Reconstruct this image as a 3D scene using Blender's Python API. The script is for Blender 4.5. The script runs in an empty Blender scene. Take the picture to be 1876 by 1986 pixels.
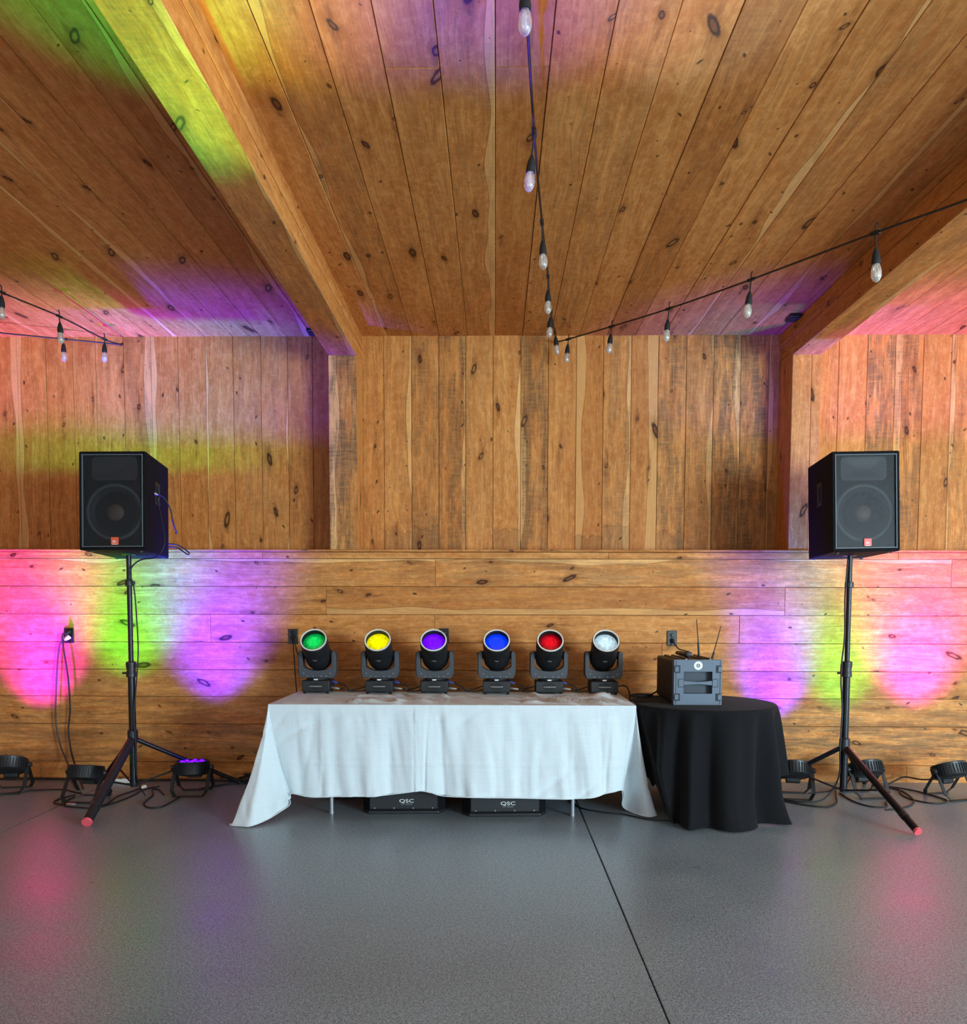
import bpy, bmesh, math, random
from mathutils import Vector, Matrix, noise

SC = bpy.context.scene
COL = SC.collection
PI = math.pi

# ------------------------------------------------------------------ camera, world, lights, exposure
W, H = 1876, 1986
F_PX, PITCH, YAW, ROLL, SHIFT_PX, CAM_H, CAM_D = 1557.64, 0.0601, 0.0144, -0.0022, 278.69, 1.3945, 6.4161
cam = bpy.data.cameras.new('camera')
cam_o = bpy.data.objects.new('camera', cam)
COL.objects.link(cam_o)
cam.sensor_fit = 'VERTICAL'
cam.sensor_height = 36.0
cam.sensor_width = 36.0
cam.lens = F_PX * 36.0 / H
cam.shift_y = SHIFT_PX / H
cam.clip_start = 0.05
cam_o.location = (0, -CAM_D, CAM_H)
cam_o.rotation_euler = (Matrix.Rotation(YAW, 3, 'Z') @ Matrix.Rotation(PI / 2 - PITCH, 3, 'X') @ Matrix.Rotation(-ROLL, 3, 'Z')).to_euler()
SC.camera = cam_o

world = bpy.data.worlds.new('world')
SC.world = world
world.use_nodes = True
wb = world.node_tree.nodes['Background']
wb.inputs[0].default_value = (0.74, 0.90, 1.0, 1)
wb.inputs[1].default_value = 1.05

def area_light(name, loc, target, sx, sy, power, color):
    l = bpy.data.lights.new(name, 'AREA')
    l.shape = 'RECTANGLE'; l.size = sx; l.size_y = sy; l.energy = power; l.color = color
    o = bpy.data.objects.new(name, l); COL.objects.link(o)
    o.location = loc
    o.rotation_euler = (Vector(target) - Vector(loc)).to_track_quat('-Z', 'Y').to_euler()
    return o
# daylight coming in through the open barn door behind the camera on its right
area_light('door_daylight', (6.6, -9.2, 1.55), (0.3, 0, 1.3), 2.4, 2.4, 600, (0.66, 0.89, 1.0))

SC.view_settings.view_transform = 'Standard'
SC.view_settings.look = 'None'
SC.view_settings.gamma = 1
SC.view_settings.use_curve_mapping = False
SC.view_settings.exposure = 0.72
SC.cycles.use_denoising = True
SC.cycles.max_bounces = 6
SC.cycles.diffuse_bounces = 3
SC.cycles.glossy_bounces = 2
SC.cycles.use_adaptive_sampling = True
SC.cycles.adaptive_threshold = 0.05
SC.cycles.adaptive_min_samples = 16
SC.cycles.transparent_max_bounces = 8
SC.cycles.sample_clamp_indirect = 6.0
SC.cycles.caustics_reflective = False
SC.cycles.caustics_refractive = False

# ------------------------------------------------------------------ helpers
class MB:
    """collects shapes; build() links them as one mesh object"""
    def __init__(s): s.v = []; s.f = []
    def add(s, verts, faces, M=None):
        b = len(s.v)
        s.v += [tuple(M @ Vector(p)) if M is not None else tuple(p) for p in verts]
        s.f += [tuple(i + b for i in q) for q in faces]
        return s
    def box(s, c, d, M=None):
        x, y, z = c; a, b, e = d[0] / 2, d[1] / 2, d[2] / 2
        v = [(x + i * a, y + j * b, z + k * e) for k in (-1, 1) for j in (-1, 1) for i in (-1, 1)]
        return s.add(v, [(0, 2, 3, 1), (4, 5, 7, 6), (0, 1, 5, 4), (2, 6, 7, 3), (0, 4, 6, 2), (1, 3, 7, 5)], M)
    def prism(s, poly, h0, h1, M=None):
        """polygon in local x/y (counter-clockwise), from z=h0 to z=h1"""
        n = len(poly)
        v = [(p[0], p[1], h0) for p in poly] + [(p[0], p[1], h1) for p in poly]
        f = [tuple(range(n - 1, -1, -1)), tuple(range(n, 2 * n))] + [(i, (i + 1) % n, n + (i + 1) % n, n + i) for i in range(n)]
        return s.add(v, f, M)
    def lathe(s, prof, n=24, M=None, cap0=True, cap1=True):
        v = []; f = []
        for r, z in prof:
            v += [(r * math.cos(2 * PI * i / n), r * math.sin(2 * PI * i / n), z) for i in range(n)]
        for k in range(len(prof) - 1):
            f += [(k * n + i, k * n + (i + 1) % n, (k + 1) * n + (i + 1) % n, (k + 1) * n + i) for i in range(n)]
        if cap0: f.append(tuple(range(n - 1, -1, -1)))
        if cap1: f.append(tuple(range((len(prof) - 1) * n, len(prof) * n)))
        return s.add(v, f, M)
    def tube(s, pts, r, n=8, smooth=0, r1=None):
        pts = [Vector(p) for p in pts]
        if smooth: pts = catmull(pts, smooth)
        m = len(pts); v = []; f = []
        up = Vector((0, 0, 1)); prev = None
        for i, p in enumerate(pts):
            t = (pts[min(i + 1, m - 1)] - pts[max(i - 1, 0)]).normalized()
            if prev is None:
                a = t.cross(up if abs(t.dot(up)) < .95 else Vector((1, 0, 0))).normalized()
            else:
                a = (prev - t * prev.dot(t))
                a = a.normalized() if a.length > 1e-6 else t.orthogonal().normalized()
            prev = a; b = t.cross(a)
            rr = r if r1 is None else r + (r1 - r) * i / (m - 1)
            v += [tuple(p + a * (rr * math.cos(2 * PI * k / n)) + b * (rr * math.sin(2 * PI * k / n))) for k in range(n)]
        for i in range(m - 1):
            f += [(i * n + k, i * n + (k + 1) % n, (i + 1) * n + (k + 1) % n, (i + 1) * n + k) for k in range(n)]
        f += [tuple(range(n - 1, -1, -1)), tuple(range((m - 1) * n, m * n))]
        return s.add(v, f)
    def mesh(s, name, material, smooth=None):
        me = bpy.data.meshes.new(name)
        me.from_pydata(s.v, [], s.f); me.validate(); me.update()
        if material: me.materials.append(material)
        if smooth is not None:
            me.polygons.foreach_set('use_smooth', [True] * len(me.polygons))
            me.set_sharp_from_angle(angle=math.radians(smooth))
        return me
    def build(s, name, material, parent=None, smooth=35, bevel=0, loc=None, rot=None, seg=2):
        me = s.mesh(name, material, smooth)
        o = bpy.data.objects.new(name, me); COL.objects.link(o)
        if bevel:
            bv = o.modifiers.new('bevel', 'BEVEL'); bv.width = bevel; bv.segments = seg
            bv.limit_method = 'ANGLE'; bv.angle_limit = math.radians(35)
            bv.harden_normals = False
        if parent: o.parent = parent
        if loc: o.location = loc
        if rot: o.rotation_euler = rot
        return o

def catmull(p, k):
    out = []
    q = [p[0] * 2 - p[1]] + list(p) + [p[-1] * 2 - p[-2]]
    for i in range(1, len(q) - 2):
        for j in range(k):
            t = j / k
            a, b, c, d = q[i - 1], q[i], q[i + 1], q[i + 2]
            out.append(.5 * ((2 * b) + (c - a) * t + (2 * a - 5 * b + 4 * c - d) * t * t + (3 * b - a - 3 * c + d) * t ** 3))
    out.append(q[-2]); return out

def tag(o, label, cat, group=None, kind=None):
    o['label'] = label; o['category'] = cat
    if group: o['group'] = group
    if kind: o['kind'] = kind
    return o
def thing(name, label, cat, loc=(0, 0, 0), rz=0, group=None, kind=None, rot=None):
    o = bpy.data.objects.new(name, None); COL.objects.link(o)
    o.empty_display_size = .1
    o.location = loc; o.rotation_euler = rot if rot else (0, 0, rz)
    return tag(o, label, cat, group, kind)
def copy_tree(o, parent=None):
    c = o.copy(); COL.objects.link(c)
    if parent: c.parent = parent
    for ch in list(o.children): copy_tree(ch, c)
    return c
def T(x, y, z): return Matrix.Translation((x, y, z))
def RX(a): return Matrix.Rotation(a, 4, 'X')
def RY(a): return Matrix.Rotation(a, 4, 'Y')
def RZ(a): return Matrix.Rotation(a, 4, 'Z')
def lin(r, g, b):
    f = lambda c: (c / 255 / 12.92) if c / 255 <= .04045 else ((c / 255 + .055) / 1.055) ** 2.4
    return (f(r), f(g), f(b), 1)

# ------------------------------------------------------------------ materials
class NT:
    def __init__(s, name):
        s.m = bpy.data.materials.new(name); s.m.use_nodes = True
        s.t = s.m.node_tree; s.n = s.t.nodes; s.b = s.n['Principled BSDF']; s.out = s.n['Material Output']
    def node(s, typ, **kw):
        n = s.n.new(typ)
        for k, v in kw.items(): setattr(n, k, v)
        return n
    def put(s, sock, val):
        if isinstance(val, bpy.types.NodeSocket): s.t.links.new(val, sock)
        elif val is not None: sock.default_value = val
    def math(s, op, a, b=None, c=None, clamp=False):
        n = s.node('ShaderNodeMath', operation=op, use_clamp=clamp)
        for i, v in enumerate((a, b, c)):
            if v is not None: s.put(n.inputs[i], v)
        return n.outputs[0]
    def mix(s, f, a, b, blend='MIX'):
        n = s.node('ShaderNodeMix', data_type='RGBA', blend_type=blend)
        s.put(n.inputs[0], f); s.put(n.inputs[6], a); s.put(n.inputs[7], b)
        return n.outputs[2]
    def mixf(s, f, a, b):
        n = s.node('ShaderNodeMix', data_type='FLOAT')
        s.put(n.inputs[0], f); s.put(n.inputs[2], a); s.put(n.inputs[3], b)
        return n.outputs[0]
    def step(s, v, a, b, lo=0.0, hi=1.0, smooth=True):
        n = s.node('ShaderNodeMapRange', interpolation_type='SMOOTHSTEP' if smooth else 'LINEAR', clamp=True)
        s.put(n.inputs[0], v); s.put(n.inputs[1], a); s.put(n.inputs[2], b); s.put(n.inputs[3], lo); s.put(n.inputs[4], hi)
        return n.outputs[0]
    def noise(s, vec, scale, detail=3, rough=.5, dim='3D', dist=0):
        n = s.node('ShaderNodeTexNoise', noise_dimensions=dim)
        s.put(n.inputs['Vector'], vec); n.inputs['Scale'].default_value = scale; n.inputs['Detail'].default_value = detail
        n.inputs['Roughness'].default_value = rough; n.inputs['Distortion'].default_value = dist
        return n.outputs[0]
    def xyz(s, x, y, z):
        n = s.node('ShaderNodeCombineXYZ')
        for i, v in enumerate((x, y, z)): s.put(n.inputs[i], v)
        return n.outputs[0]
    def bump(s, h, strength, dist):
        n = s.node('ShaderNodeBump'); n.inputs['Strength'].default_value = strength; n.inputs['Distance'].default_value = dist
        s.put(n.inputs['Height'], h); s.put(s.b.inputs['Normal'], n.outputs[0])
    def obj(s): return s.node('ShaderNodeTexCoord').outputs['Object']

def simple(name, col, rough=.5, metal=0, vary=.12, scale=30, bump=0, spec=.5):
    k = NT(name); co = k.obj()
    n = k.noise(co, scale, 4)
    c = k.mix(n, tuple(x * (1 - vary) for x in col[:3]) + (1,), tuple(min(1, x * (1 + vary)) for x in col[:3]) + (1,))
    k.put(k.b.inputs['Base Color'], c)
    k.put(k.b.inputs['Roughness'], k.step(n, .2, .8, max(0, rough - .06), min(1, rough + .06), False))
    k.b.inputs['Metallic'].default_value = metal
    k.b.inputs['Specular IOR Level'].default_value = spec
    if bump: k.bump(k.noise(co, scale * 6, 2), .5, bump)
    return k.m

def emit(name, col, strength, spots=0, edge=None):
    k = NT(name); co = k.obj()
    e = k.node('ShaderNodeEmission')
    if spots:
        sp = k.node('ShaderNodeSeparateXYZ'); k.put(sp.inputs[0], co)
        r = k.math('SQRT', k.math('ADD', k.math('POWER', sp.outputs[0], 2), k.math('POWER', sp.outputs[1], 2)))
        g = k.step(r, .012, .078, 1.0, edge if edge else .25)
        n = k.noise(co, spots, 3, .6)
        g = k.math('MULTIPLY', g, k.step(n, .3, .75, .55, 1.25, False))
        k.put(e.inputs[1], k.math('MULTIPLY', g, strength))
    else: e.inputs[1].default_value = strength
    e.inputs[0].default_value = col
    g2 = k.node('ShaderNodeBsdfGlossy'); g2.inputs['Roughness'].default_value = .12; g2.inputs[0].default_value = (.08, .08, .08, 1)
    a = k.node('ShaderNodeAddShader'); k.t.links.new(e.outputs[0], a.inputs[0]); k.t.links.new(g2.outputs[0], a.inputs[1])
    k.t.links.new(a.outputs[0], k.out.inputs[0])
    return k.m

def wood_material():
    """knotty pine board: grain along local x, width along local y"""
    k = NT('knotty_pine')
    sp = k.node('ShaderNodeSeparateXYZ'); k.put(sp.inputs[0], k.obj())
    x, y, z = sp.outputs
    rnd = k.node('ShaderNodeObjectInfo').outputs['Random']
    def attr(n):
        a = k.node('ShaderNodeAttribute', attribute_type='OBJECT', attribute_name=n); return a.outputs['Fac']
    tone, grey, sap, hw, stain = attr('tone'), attr('grey'), attr('sap'), attr('half_width'), attr('stain')
    mul = lambda a, b: k.math('MULTIPLY', a, b)
    add = lambda a, b: k.math('ADD', a, b)
    sub_ = lambda a, b: k.math('SUBTRACT', a, b)
    qx = add(x, mul(rnd, 137.0)); qy = add(add(y, mul(rnd, 53.7)), mul(z, .7))
    def knots(scale, squash, gate, r0, r1):
        v = k.node('ShaderNodeTexVoronoi', voronoi_dimensions='2D', feature='F1')
        v.inputs['Scale'].default_value = scale; v.inputs['Randomness'].default_value = 1.0
        wx = add(mul(qx, squash), mul(k.noise(k.xyz(qx, qy, 0), 26, 2), .012))
        wy = add(qy, mul(k.noise(k.xyz(qy, qx, 3), 26, 2), .012))
        k.put(v.inputs['Vector'], k.xyz(wx, wy, 0))
        cs = k.node('ShaderNodeSeparateColor'); k.put(cs.inputs[0], v.outputs['Color'])
        ps = k.node('ShaderNodeSeparateXYZ'); k.put(ps.inputs[0], v.outputs['Position'])
        dx = sub_(wx, ps.outputs[0]); dy = sub_(wy, ps.outputs[1])
        # slanted, drawn-out knots: shear by a random amount
        sh = k.step(cs.outputs[2], 0, 1, -.8, .8, False)
        dx2 = mul(dx, k.step(cs.outputs[1], .3, 1.0, 1.0, .55, False)); dy2 = add(dy, mul(dx, sh))
        d = k.math('SQRT', add(mul(dx2, dx2), mul(dy2, dy2)))
        on = k.math('GREATER_THAN', cs.outputs[0], gate)
        r = k.step(k.math('POWER', cs.outputs[1], 2.0), 0.0, 1.0, r0, r1, False)
        return d, on, r, cs.outputs[2], dx, dy
    d1, on1, r1, c1, dx1, dy1 = knots(2.7, .60, .24, .007, .020)
    d2, on2, r2, c2, dx2, dy2 = knots(6.5, .85, .58, .0025, .0085)
    rel1 = k.math('DIVIDE', d1, r1); rel2 = k.math('DIVIDE', d2, r2)
    core1 = mul(on1, k.step(rel1, .8, 1.2, 1, 0))
    rim1 = mul(on1, mul(k.step(rel1, .35, .85, 0, 1), k.step(rel1, 1.0, 1.45, 1, 0)))
    halo1 = mul(on1, k.step(rel1, .9, 3.4, 1, 0))
    core2 = mul(on2, k.step(rel2, .6, 1.4, 1, 0))
    # dark streak drawn from a knot along the grain
    st = add(mul(k.math('DIVIDE', dx1, .085), k.math('DIVIDE', dx1, .085)), mul(k.math('DIVIDE', dy1, .017), k.math('DIVIDE', dy1, .017)))
    streak = mul(mul(on1, k.step(st, .05, 2.2, 1, 0)), k.step(k.noise(k.xyz(mul(qx, 8), mul(qy, 60), 2), 1.0, 3), .35, .65))
    # grain
    low = k.noise(k.xyz(mul(qx, .9), mul(qy, 2.2), 0), 1.6, 2)
    yy = add(qy, mul(sub_(low, .5), .10))
    yg = k.mixf(mul(halo1, .8), yy, mul(d1, 1.2))
    fine = k.noise(k.xyz(mul(qx, 3.0), mul(yg, 90), 0), 1.0, 4, .6)
    broad = k.noise(k.xyz(mul(qx, .7), mul(yg, 22), 5), 1.0, 4, .6)
    line = k.noise(k.xyz(mul(qx, .45), mul(yg, 26), 9), 1.0, 2, .5)
    line = mul(k.step(k.math('ABSOLUTE', sub_(line, .5)), .0, .028, 1, 0), k.step(k.noise(k.xyz(mul(qx, 1.2), mul(qy, 6), 12), 1.0, 2), .48, .66))
    g = add(mul(fine, .48), mul(broad, .52))
    ramp = k.node('ShaderNodeValToRGB'); k.put(ramp.inputs[0], k.step(g, .22, .78, 0, 1, False))
    el = ramp.color_ramp.elements
    el[0].position = 0; el[0].color = WOOD['dark']
    el[1].position = 1; el[1].color = WOOD['light']
    e = el.new(.5); e.color = WOOD['mid']
    c = ramp.outputs[0]
    c = k.mix(mul(line, .42), c, WOOD['line'])
    # blotches and mottling
    bl = k.noise(k.xyz(mul(qx, 1.4), mul(qy, 5.0), 2), 2.2, 5, .66)
    c = k.mix(k.step(bl, .42, .68, 0, .60, False), c, WOOD['blotch'])
    mott = k.noise(k.xyz(mul(qx, 8), mul(qy, 12), 4), 2.0, 4, .72)
    c = k.mix(k.step(mott, .46, .66, 0, .40, False), c, WOOD['light'])
    mott2 = k.noise(k.xyz(mul(qx, 5), mul(qy, 11), 14), 2.0, 4, .75)
    c = k.mix(k.step(mott2, .50, .68, 0, .45, False), c, WOOD['dark'])
    # sapwood strip along one edge with wavy border
    sw = k.noise(k.xyz(mul(qx, .9), 0.0, rnd), 1.3, 1)
    edge = sub_(add(mul(y, k.math('SIGN', sap)), mul(sub_(sw, .5), .17)), sub_(hw, k.math('ABSOLUTE', sap)))
    has = k.math('GREATER_THAN', k.math('ABSOLUTE', sap), .001)
    c = k.mix(mul(mul(k.step(edge, -.002, .003), has), .60), c, WOOD['sap'])
    c = k.mix(mul(mul(k.step(k.math('ABSOLUTE', edge), .0005, .004, 1, 0), has), .50), c, WOOD['line'])
    # grey weathering, streaked along the grain, with saw marks across it
    gn = k.noise(k.xyz(mul(qx, 1.1), mul(qy, 6.5), 7), 2.0, 5, .72)
    saw = k.noise(k.xyz(mul(qx, 62), mul(qy, 7), 1), 1.0, 3, .6)
    gm = mul(k.step(gn, .38, .58), mul(grey, 1.3))
    gm = mul(gm, k.mixf(k.math('GREATER_THAN', stain, .5), k.step(saw, .34, .64, .45, 1.0, False), .62))
    gm = k.math('MINIMUM', mul(gm, k.step(fine, .3, .65, 1.0, .55, False)), .82)
    c = k.mix(gm, c, WOOD['grey'])
    # old tide mark near the foot of upright boards
    tl = add(stain, mul(sub_(k.noise(k.xyz(rnd, mul(qy, 16), 0), 1.0, 4, .65), .5), .22))
    has_s = k.math('LESS_THAN', stain, -.01)
    c = k.mix(mul(mul(k.step(sub_(x, tl), -.01, .005, 1, 0), has_s), .30), c, WOOD['grey'])
    c = k.mix(mul(mul(k.step(k.math('ABSOLUTE', sub_(x, tl)), .001, .006, 1, 0), has_s), .45), c, WOOD['knot_rim'])
    # tone of the whole board (.5 = neutral): darker boards are redder
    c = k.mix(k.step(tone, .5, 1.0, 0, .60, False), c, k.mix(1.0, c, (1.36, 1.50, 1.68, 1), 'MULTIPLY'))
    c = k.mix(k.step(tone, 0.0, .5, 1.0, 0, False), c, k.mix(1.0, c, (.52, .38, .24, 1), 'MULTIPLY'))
    hue = k.step(rnd, 0, 1, .0, .35, False)
    c = k.mix(hue, c, k.mix(1.0, c, (1.08, .94, .78, 1), 'MULTIPLY'))
    # knots last
    c = k.mix(mul(halo1, .28), c, WOOD['line'])
    c = k.mix(mul(streak, .55), c, WOOD['knot'])
    c = k.mix(mul(core1, .85), c, k.mix(k.step(c1, .45, .75), WOOD['knot'], WOOD['knot_light']))
    c = k.mix(mul(rim1, .88), c, WOOD['knot_rim'])
    c = k.mix(mul(core2, .85), c, WOOD['knot_rim'])
    k.put(k.b.inputs['Base Color'], c)
    k.put(k.b.inputs['Roughness'], k.step(g, .2, .8, .68, .54, False))
    k.b.inputs['Specular IOR Level'].default_value = .22
    k.bump(add(fine, mul(saw, .5)), .25, .0015)
    return k.m

WOOD = dict(dark=lin(156, 92, 38), mid=lin(206, 134, 68), light=lin(236, 174, 104), line=lin(96, 52, 18),
            blotch=lin(176, 98, 38), sap=lin(242, 188, 122), grey=lin(98, 78, 54),
            knot=lin(110, 58, 22), knot_light=lin(168, 110, 58), knot_rim=lin(48, 22, 8))
M = {}
M['wood'] = wood_material()
M['backing'] = simple('dark_sheathing', lin(52, 30, 14), .9)

def floor_material():
    k = NT('polished_concrete'); co = k.obj()
    a = k.noise(co, 2.2, 5, .6); b = k.noise(co, 55, 4, .7); s = k.noise(co, 150, 3, .7)
    c = k.mix(k.step(a, .3, .7, 0, 1, False), lin(122, 137, 146), lin(140, 155, 164))
    c = k.mix(k.step(b, .40, .65, 0, .6, False), c, lin(80, 95, 104))
    c = k.mix(k.step(s, .54, .66, 0, .75), c, lin(190, 204, 212))
    c = k.mix(k.step(s, .36, .47, .9, 0), c, lin(48, 56, 62))
    k.put(k.b.inputs['Base Color'], c)
    k.put(k.b.inputs['Roughness'], k.step(a, .3, .7, .27, .38, False))
    k.b.inputs['Specular IOR Level'].default_value = .42
    k.bump(k.math('ADD', k.noise(co, 9, 3), k.math('MULTIPLY', s, .25)), .12, .002)
    return k.m
M['floor'] = floor_material()
M['joint'] = simple('joint_filler', lin(44, 44, 46), .9)

def cloth_material(name, col, dark, weave, rough=.85, sheen=.12):
    k = NT(name); co = k.obj()
    sp = k.node('ShaderNodeSeparateXYZ'); k.put(sp.inputs[0], co)
    slub = k.noise(k.xyz(k.math('MULTIPLY', k.math('ADD', sp.outputs[0], sp.outputs[1]), 160), k.math('MULTIPLY', sp.outputs[2], 6), 0), 1.0, 3, .6)
    slub2 = k.noise(k.xyz(k.math('MULTIPLY', sp.outputs[0], 6), k.math('MULTIPLY', sp.outputs[2], 200), sp.outputs[1]), 1.0, 2, .6)
    c = k.mix(k.step(k.math('ADD', k.math('MULTIPLY', slub, .6), k.math('MULTIPLY', slub2, .4)), .35, .65, 0, 1, False), dark, col)
    k.put(k.b.inputs['Base Color'], c)
    k.b.inputs['Roughness'].default_value = rough
    k.b.inputs['Specular IOR Level'].default_value = .2
    k.b.inputs['Sheen Weight'].default_value = sheen
    k.bump(k.math('ADD', slub, slub2), .35, weave)
    return k.m
M['white_cloth'] = cloth_material('white_linen', lin(214, 223, 227), lin(203, 213, 218), .0005)
M['black_cloth'] = cloth_material('black_linen', lin(17, 17, 20), lin(12, 12, 15), .0004, .9, .03)
M['black_plastic'] = simple('black_plastic', lin(30, 31, 34), .42, vary=.15)
M['black_paint'] = simple('black_textured_paint', lin(24, 25, 28), .55, vary=.2, bump=.0004)
M['carpet_black'] = simple('black_cabinet_coating', lin(11, 11, 14), .8, vary=.2, scale=80, bump=.0006, spec=.18)
M['grey_plastic'] = simple('charcoal_plastic', lin(58, 60, 66), .5, vary=.12)
M['rack_plastic'] = simple('blue_grey_moulded_plastic', lin(84, 97, 114), .5, vary=.1, bump=.0003)
M['recess'] = simple('shaded_blue_grey_plastic', lin(50, 58, 68), .6)  # lid plastic made darker: shade inside the grip openings put into the colour
M['rack_groove'] = simple('dark_groove', lin(26, 30, 36), .6)
M['steel_black'] = simple('black_steel_tube', lin(38, 40, 44), .3, metal=.6)
M['rubber'] = simple('black_rubber', lin(18, 18, 19), .7)
M['cable'] = simple('black_cable_jacket', lin(20, 20, 22), .5)
M['cable_grey'] = simple('dark_grey_cable_jacket', lin(62, 56, 52), .5)
M['silver'] = simple('brushed_silver', lin(200, 204, 206), .3, metal=.9)
M['silver_tube'] = simple('grey_table_tube', lin(160, 164, 168), .38, metal=.6)
M['ring'] = simple('pale_lens_ring', lin(232, 228, 218), .35, metal=.1)
M['white_plastic'] = simple('white_plastic', lin(230, 228, 220), .45, vary=.04)
M['blue_plastic'] = simple('blue_connector', lin(52, 58, 120), .45)
M['red_plastic'] = simple('red_plastic', lin(176, 48, 40), .5)
M['pink_rubber'] = simple('coral_rubber_foot', lin(236, 92, 104), .5, vary=.06)
M['badge'] = simple('orange_badge', lin(226, 86, 52), .4, vary=.05)
M['badge_red'] = simple('red_badge', lin(222, 66, 54), .4, vary=.05)
M['print_white'] = simple('white_print', lin(226, 228, 226), .6, vary=.03)
M['print_grey'] = simple('grey_print', lin(120, 122, 126), .6, vary=.03)
M['outlet'] = simple('black_outlet_plate', lin(22, 21, 21), .4)
M['cone'] = simple('woofer_cone', lin(34, 38, 44), .6)
M['dust_cap'] = simple('woofer_dust_cap', lin(118, 98, 82), .45)
M['horn'] = simple('horn_plastic', lin(74, 76, 80), .45)
M['frame_line'] = simple('grey_grille_frame', lin(96, 102, 108), .5)
M['under_table'] = simple('grey_table_laminate', lin(150, 148, 144), .6)
def grille_material():
    k = NT('perforated_grille')
    tr = k.node('ShaderNodeBsdfTransparent'); mx = k.node('ShaderNodeMixShader')
    k.put(k.b.inputs['Base Color'], lin(26, 30, 36)); k.b.inputs['Roughness'].default_value = .5
    mx.inputs[0].default_value = .36
    k.t.links.new(tr.outputs[0], mx.inputs[1]); k.t.links.new(k.b.outputs[0], mx.inputs[2])
    k.t.links.new(mx.outputs[0], k.out.inputs[0])
    return k.m
M['grille'] = grille_material()
def glass_material():
    k = NT('bulb_glass_painted_glints')
    k.b.inputs['Transmission Weight'].default_value = 0
    gl = k.node('ShaderNodeBsdfGlossy'); gl.inputs['Roughness'].default_value = .06; gl.inputs[0].default_value = (1, 1, 1, 1)
    tr = k.node('ShaderNodeBsdfTransparent'); tr.inputs[0].default_value = (.93, .92, .90, 1)
    fr = k.node('ShaderNodeLayerWeight'); fr.inputs[0].default_value = .35
    n = k.noise(k.obj(), 60, 2)
    mx = k.node('ShaderNodeMixShader')
    k.put(mx.inputs[0], k.math('MULTIPLY', k.math('ADD', fr.outputs['Facing'], .12), k.step(n, .3, .7, .7, 1.1, False), clamp=True))
    k.t.links.new(tr.outputs[0], mx.inputs[1]); k.t.links.new(gl.outputs[0], mx.inputs[2])
    k.put(k.b.inputs['Base Color'], (.86, .84, .80, 1)); k.b.inputs['Roughness'].default_value = .2
    k.b.inputs['Subsurface Weight'].default_value = 0
    tl = k.node('ShaderNodeBsdfTranslucent'); tl.inputs[0].default_value = (.9, .88, .85, 1)
    m2 = k.node('ShaderNodeMixShader'); m2.inputs[0].default_value = .5
    k.t.links.new(k.b.outputs[0], m2.inputs[1]); k.t.links.new(tl.outputs[0], m2.inputs[2])
    m3 = k.node('ShaderNodeMixShader'); k.put(m3.inputs[0], k.step(k.noise(k.obj(), 28, 2), .35, .68, .20, .60))  # milky white patches painted in for the bright reflections of clear glass
    k.t.links.new(mx.outputs[0], m3.inputs[1]); k.t.links.new(m2.outputs[0], m3.inputs[2])
    k.t.links.new(m3.outputs[0], k.out.inputs[0])
    return k.m
M['glass'] = glass_material()
M['filament'] = simple('pale_led_filament', lin(240, 232, 214), .4, vary=.05)

# ------------------------------------------------------------------ room shell
X_L, X_R = -5.6, 5.6
Y_UP = 0.294            # face of the recessed upper wall
Z_RAIL, Z_CEIL, Z_BEAM = 1.852, 3.611, 3.365
Y_NEAR = -8.6
POST_L = (-1.318, -1.094); POST_R = (2.311, 2.535)
rng = random.Random(7)

ORI = {  # local x = grain, y = width, z = out of the face
    'wall_v': Matrix(((0, -1, 0), (0, 0, -1), (1, 0, 0))),
    'wall_h': Matrix(((1, 0, 0), (0, 0, -1), (0, 1, 0))),
    'ceil':   Matrix(((0, 1, 0), (1, 0, 0), (0, 0, -1))),
    'side_pos': Matrix(((0, 0, 1), (1, 0, 0), (0, 1, 0))),
    'side_neg': Matrix(((0, 0, -1), (1, 0, 0), (0, -1, 0))),
    'vside_pos': Matrix(((0, 0, 1), (0, -1, 0), (1, 0, 0))),
    'vside_neg': Matrix(((0, 0, -1), (0, 1, 0), (1, 0, 0))),
}
_pm = {}
def plank(parent, ori, L, w, centre, tone=None, grey=0, sap=0, t=.022, name='plank', gap=.003, proud=None, stain=0):
    w2 = w - gap; L2 = L - .002
    key = (round(L2, 3), round(w2, 3), t)
    if key not in _pm:
        a, b, c = L2 / 2, w2 / 2, .0022
        v = []
        for hx, hy, z in ((a, b, -t), (a, b, -c), (a - c, b - c, 0)):
            v += [(-hx, -hy, z), (hx, -hy, z), (hx, hy, z), (-hx, hy, z)]
        f = [(3, 2, 1, 0), (8, 9, 10, 11)]
        for q in (0, 4):
            f += [(q + i, q + (i + 1) % 4, q + 4 + (i + 1) % 4, q + 4 + i) for i in range(4)]
        m = MB(); m.add(v, f); _pm[key] = m.mesh(name, M['wood'])
    o = bpy.data.objects.new(name, _pm[key]); COL.objects.link(o)
    R3 = ORI[ori]
    d = proud if proud is not None else rng.uniform(-.0015, .0015)
    o.rotation_euler = R3.to_euler()
    o.location = Vector(centre) + R3 @ Vector((0, 0, d))
    o.parent = parent
    o['tone'] = float(tone if tone is not None else rng.gauss(.5, .12))
    o['stain'] = float(stain); o['grey'] = float(grey); o['sap'] = float(sap); o['half_width'] = float(w2 / 2)
    return o

# --- floor: slabs with sawn joints
fl = MB().box((0, -3.9, -.06), (11.3, 9.6, .02)).build('floor', M['joint'])
tag(fl, 'grey polished concrete floor with sawn joints running to the wall', 'floor', kind='structure')
for x0, x1 in ((X_L, -3.055), (-3.049, .5875), (.5935, 4.239), (4.245, X_R)):
    MB().box(((x0 + x1) / 2, -4.15, -.025), (x1 - x0, 8.9, .05)).build('slab', M['floor'], fl, bevel=.003, seg=1)

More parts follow.
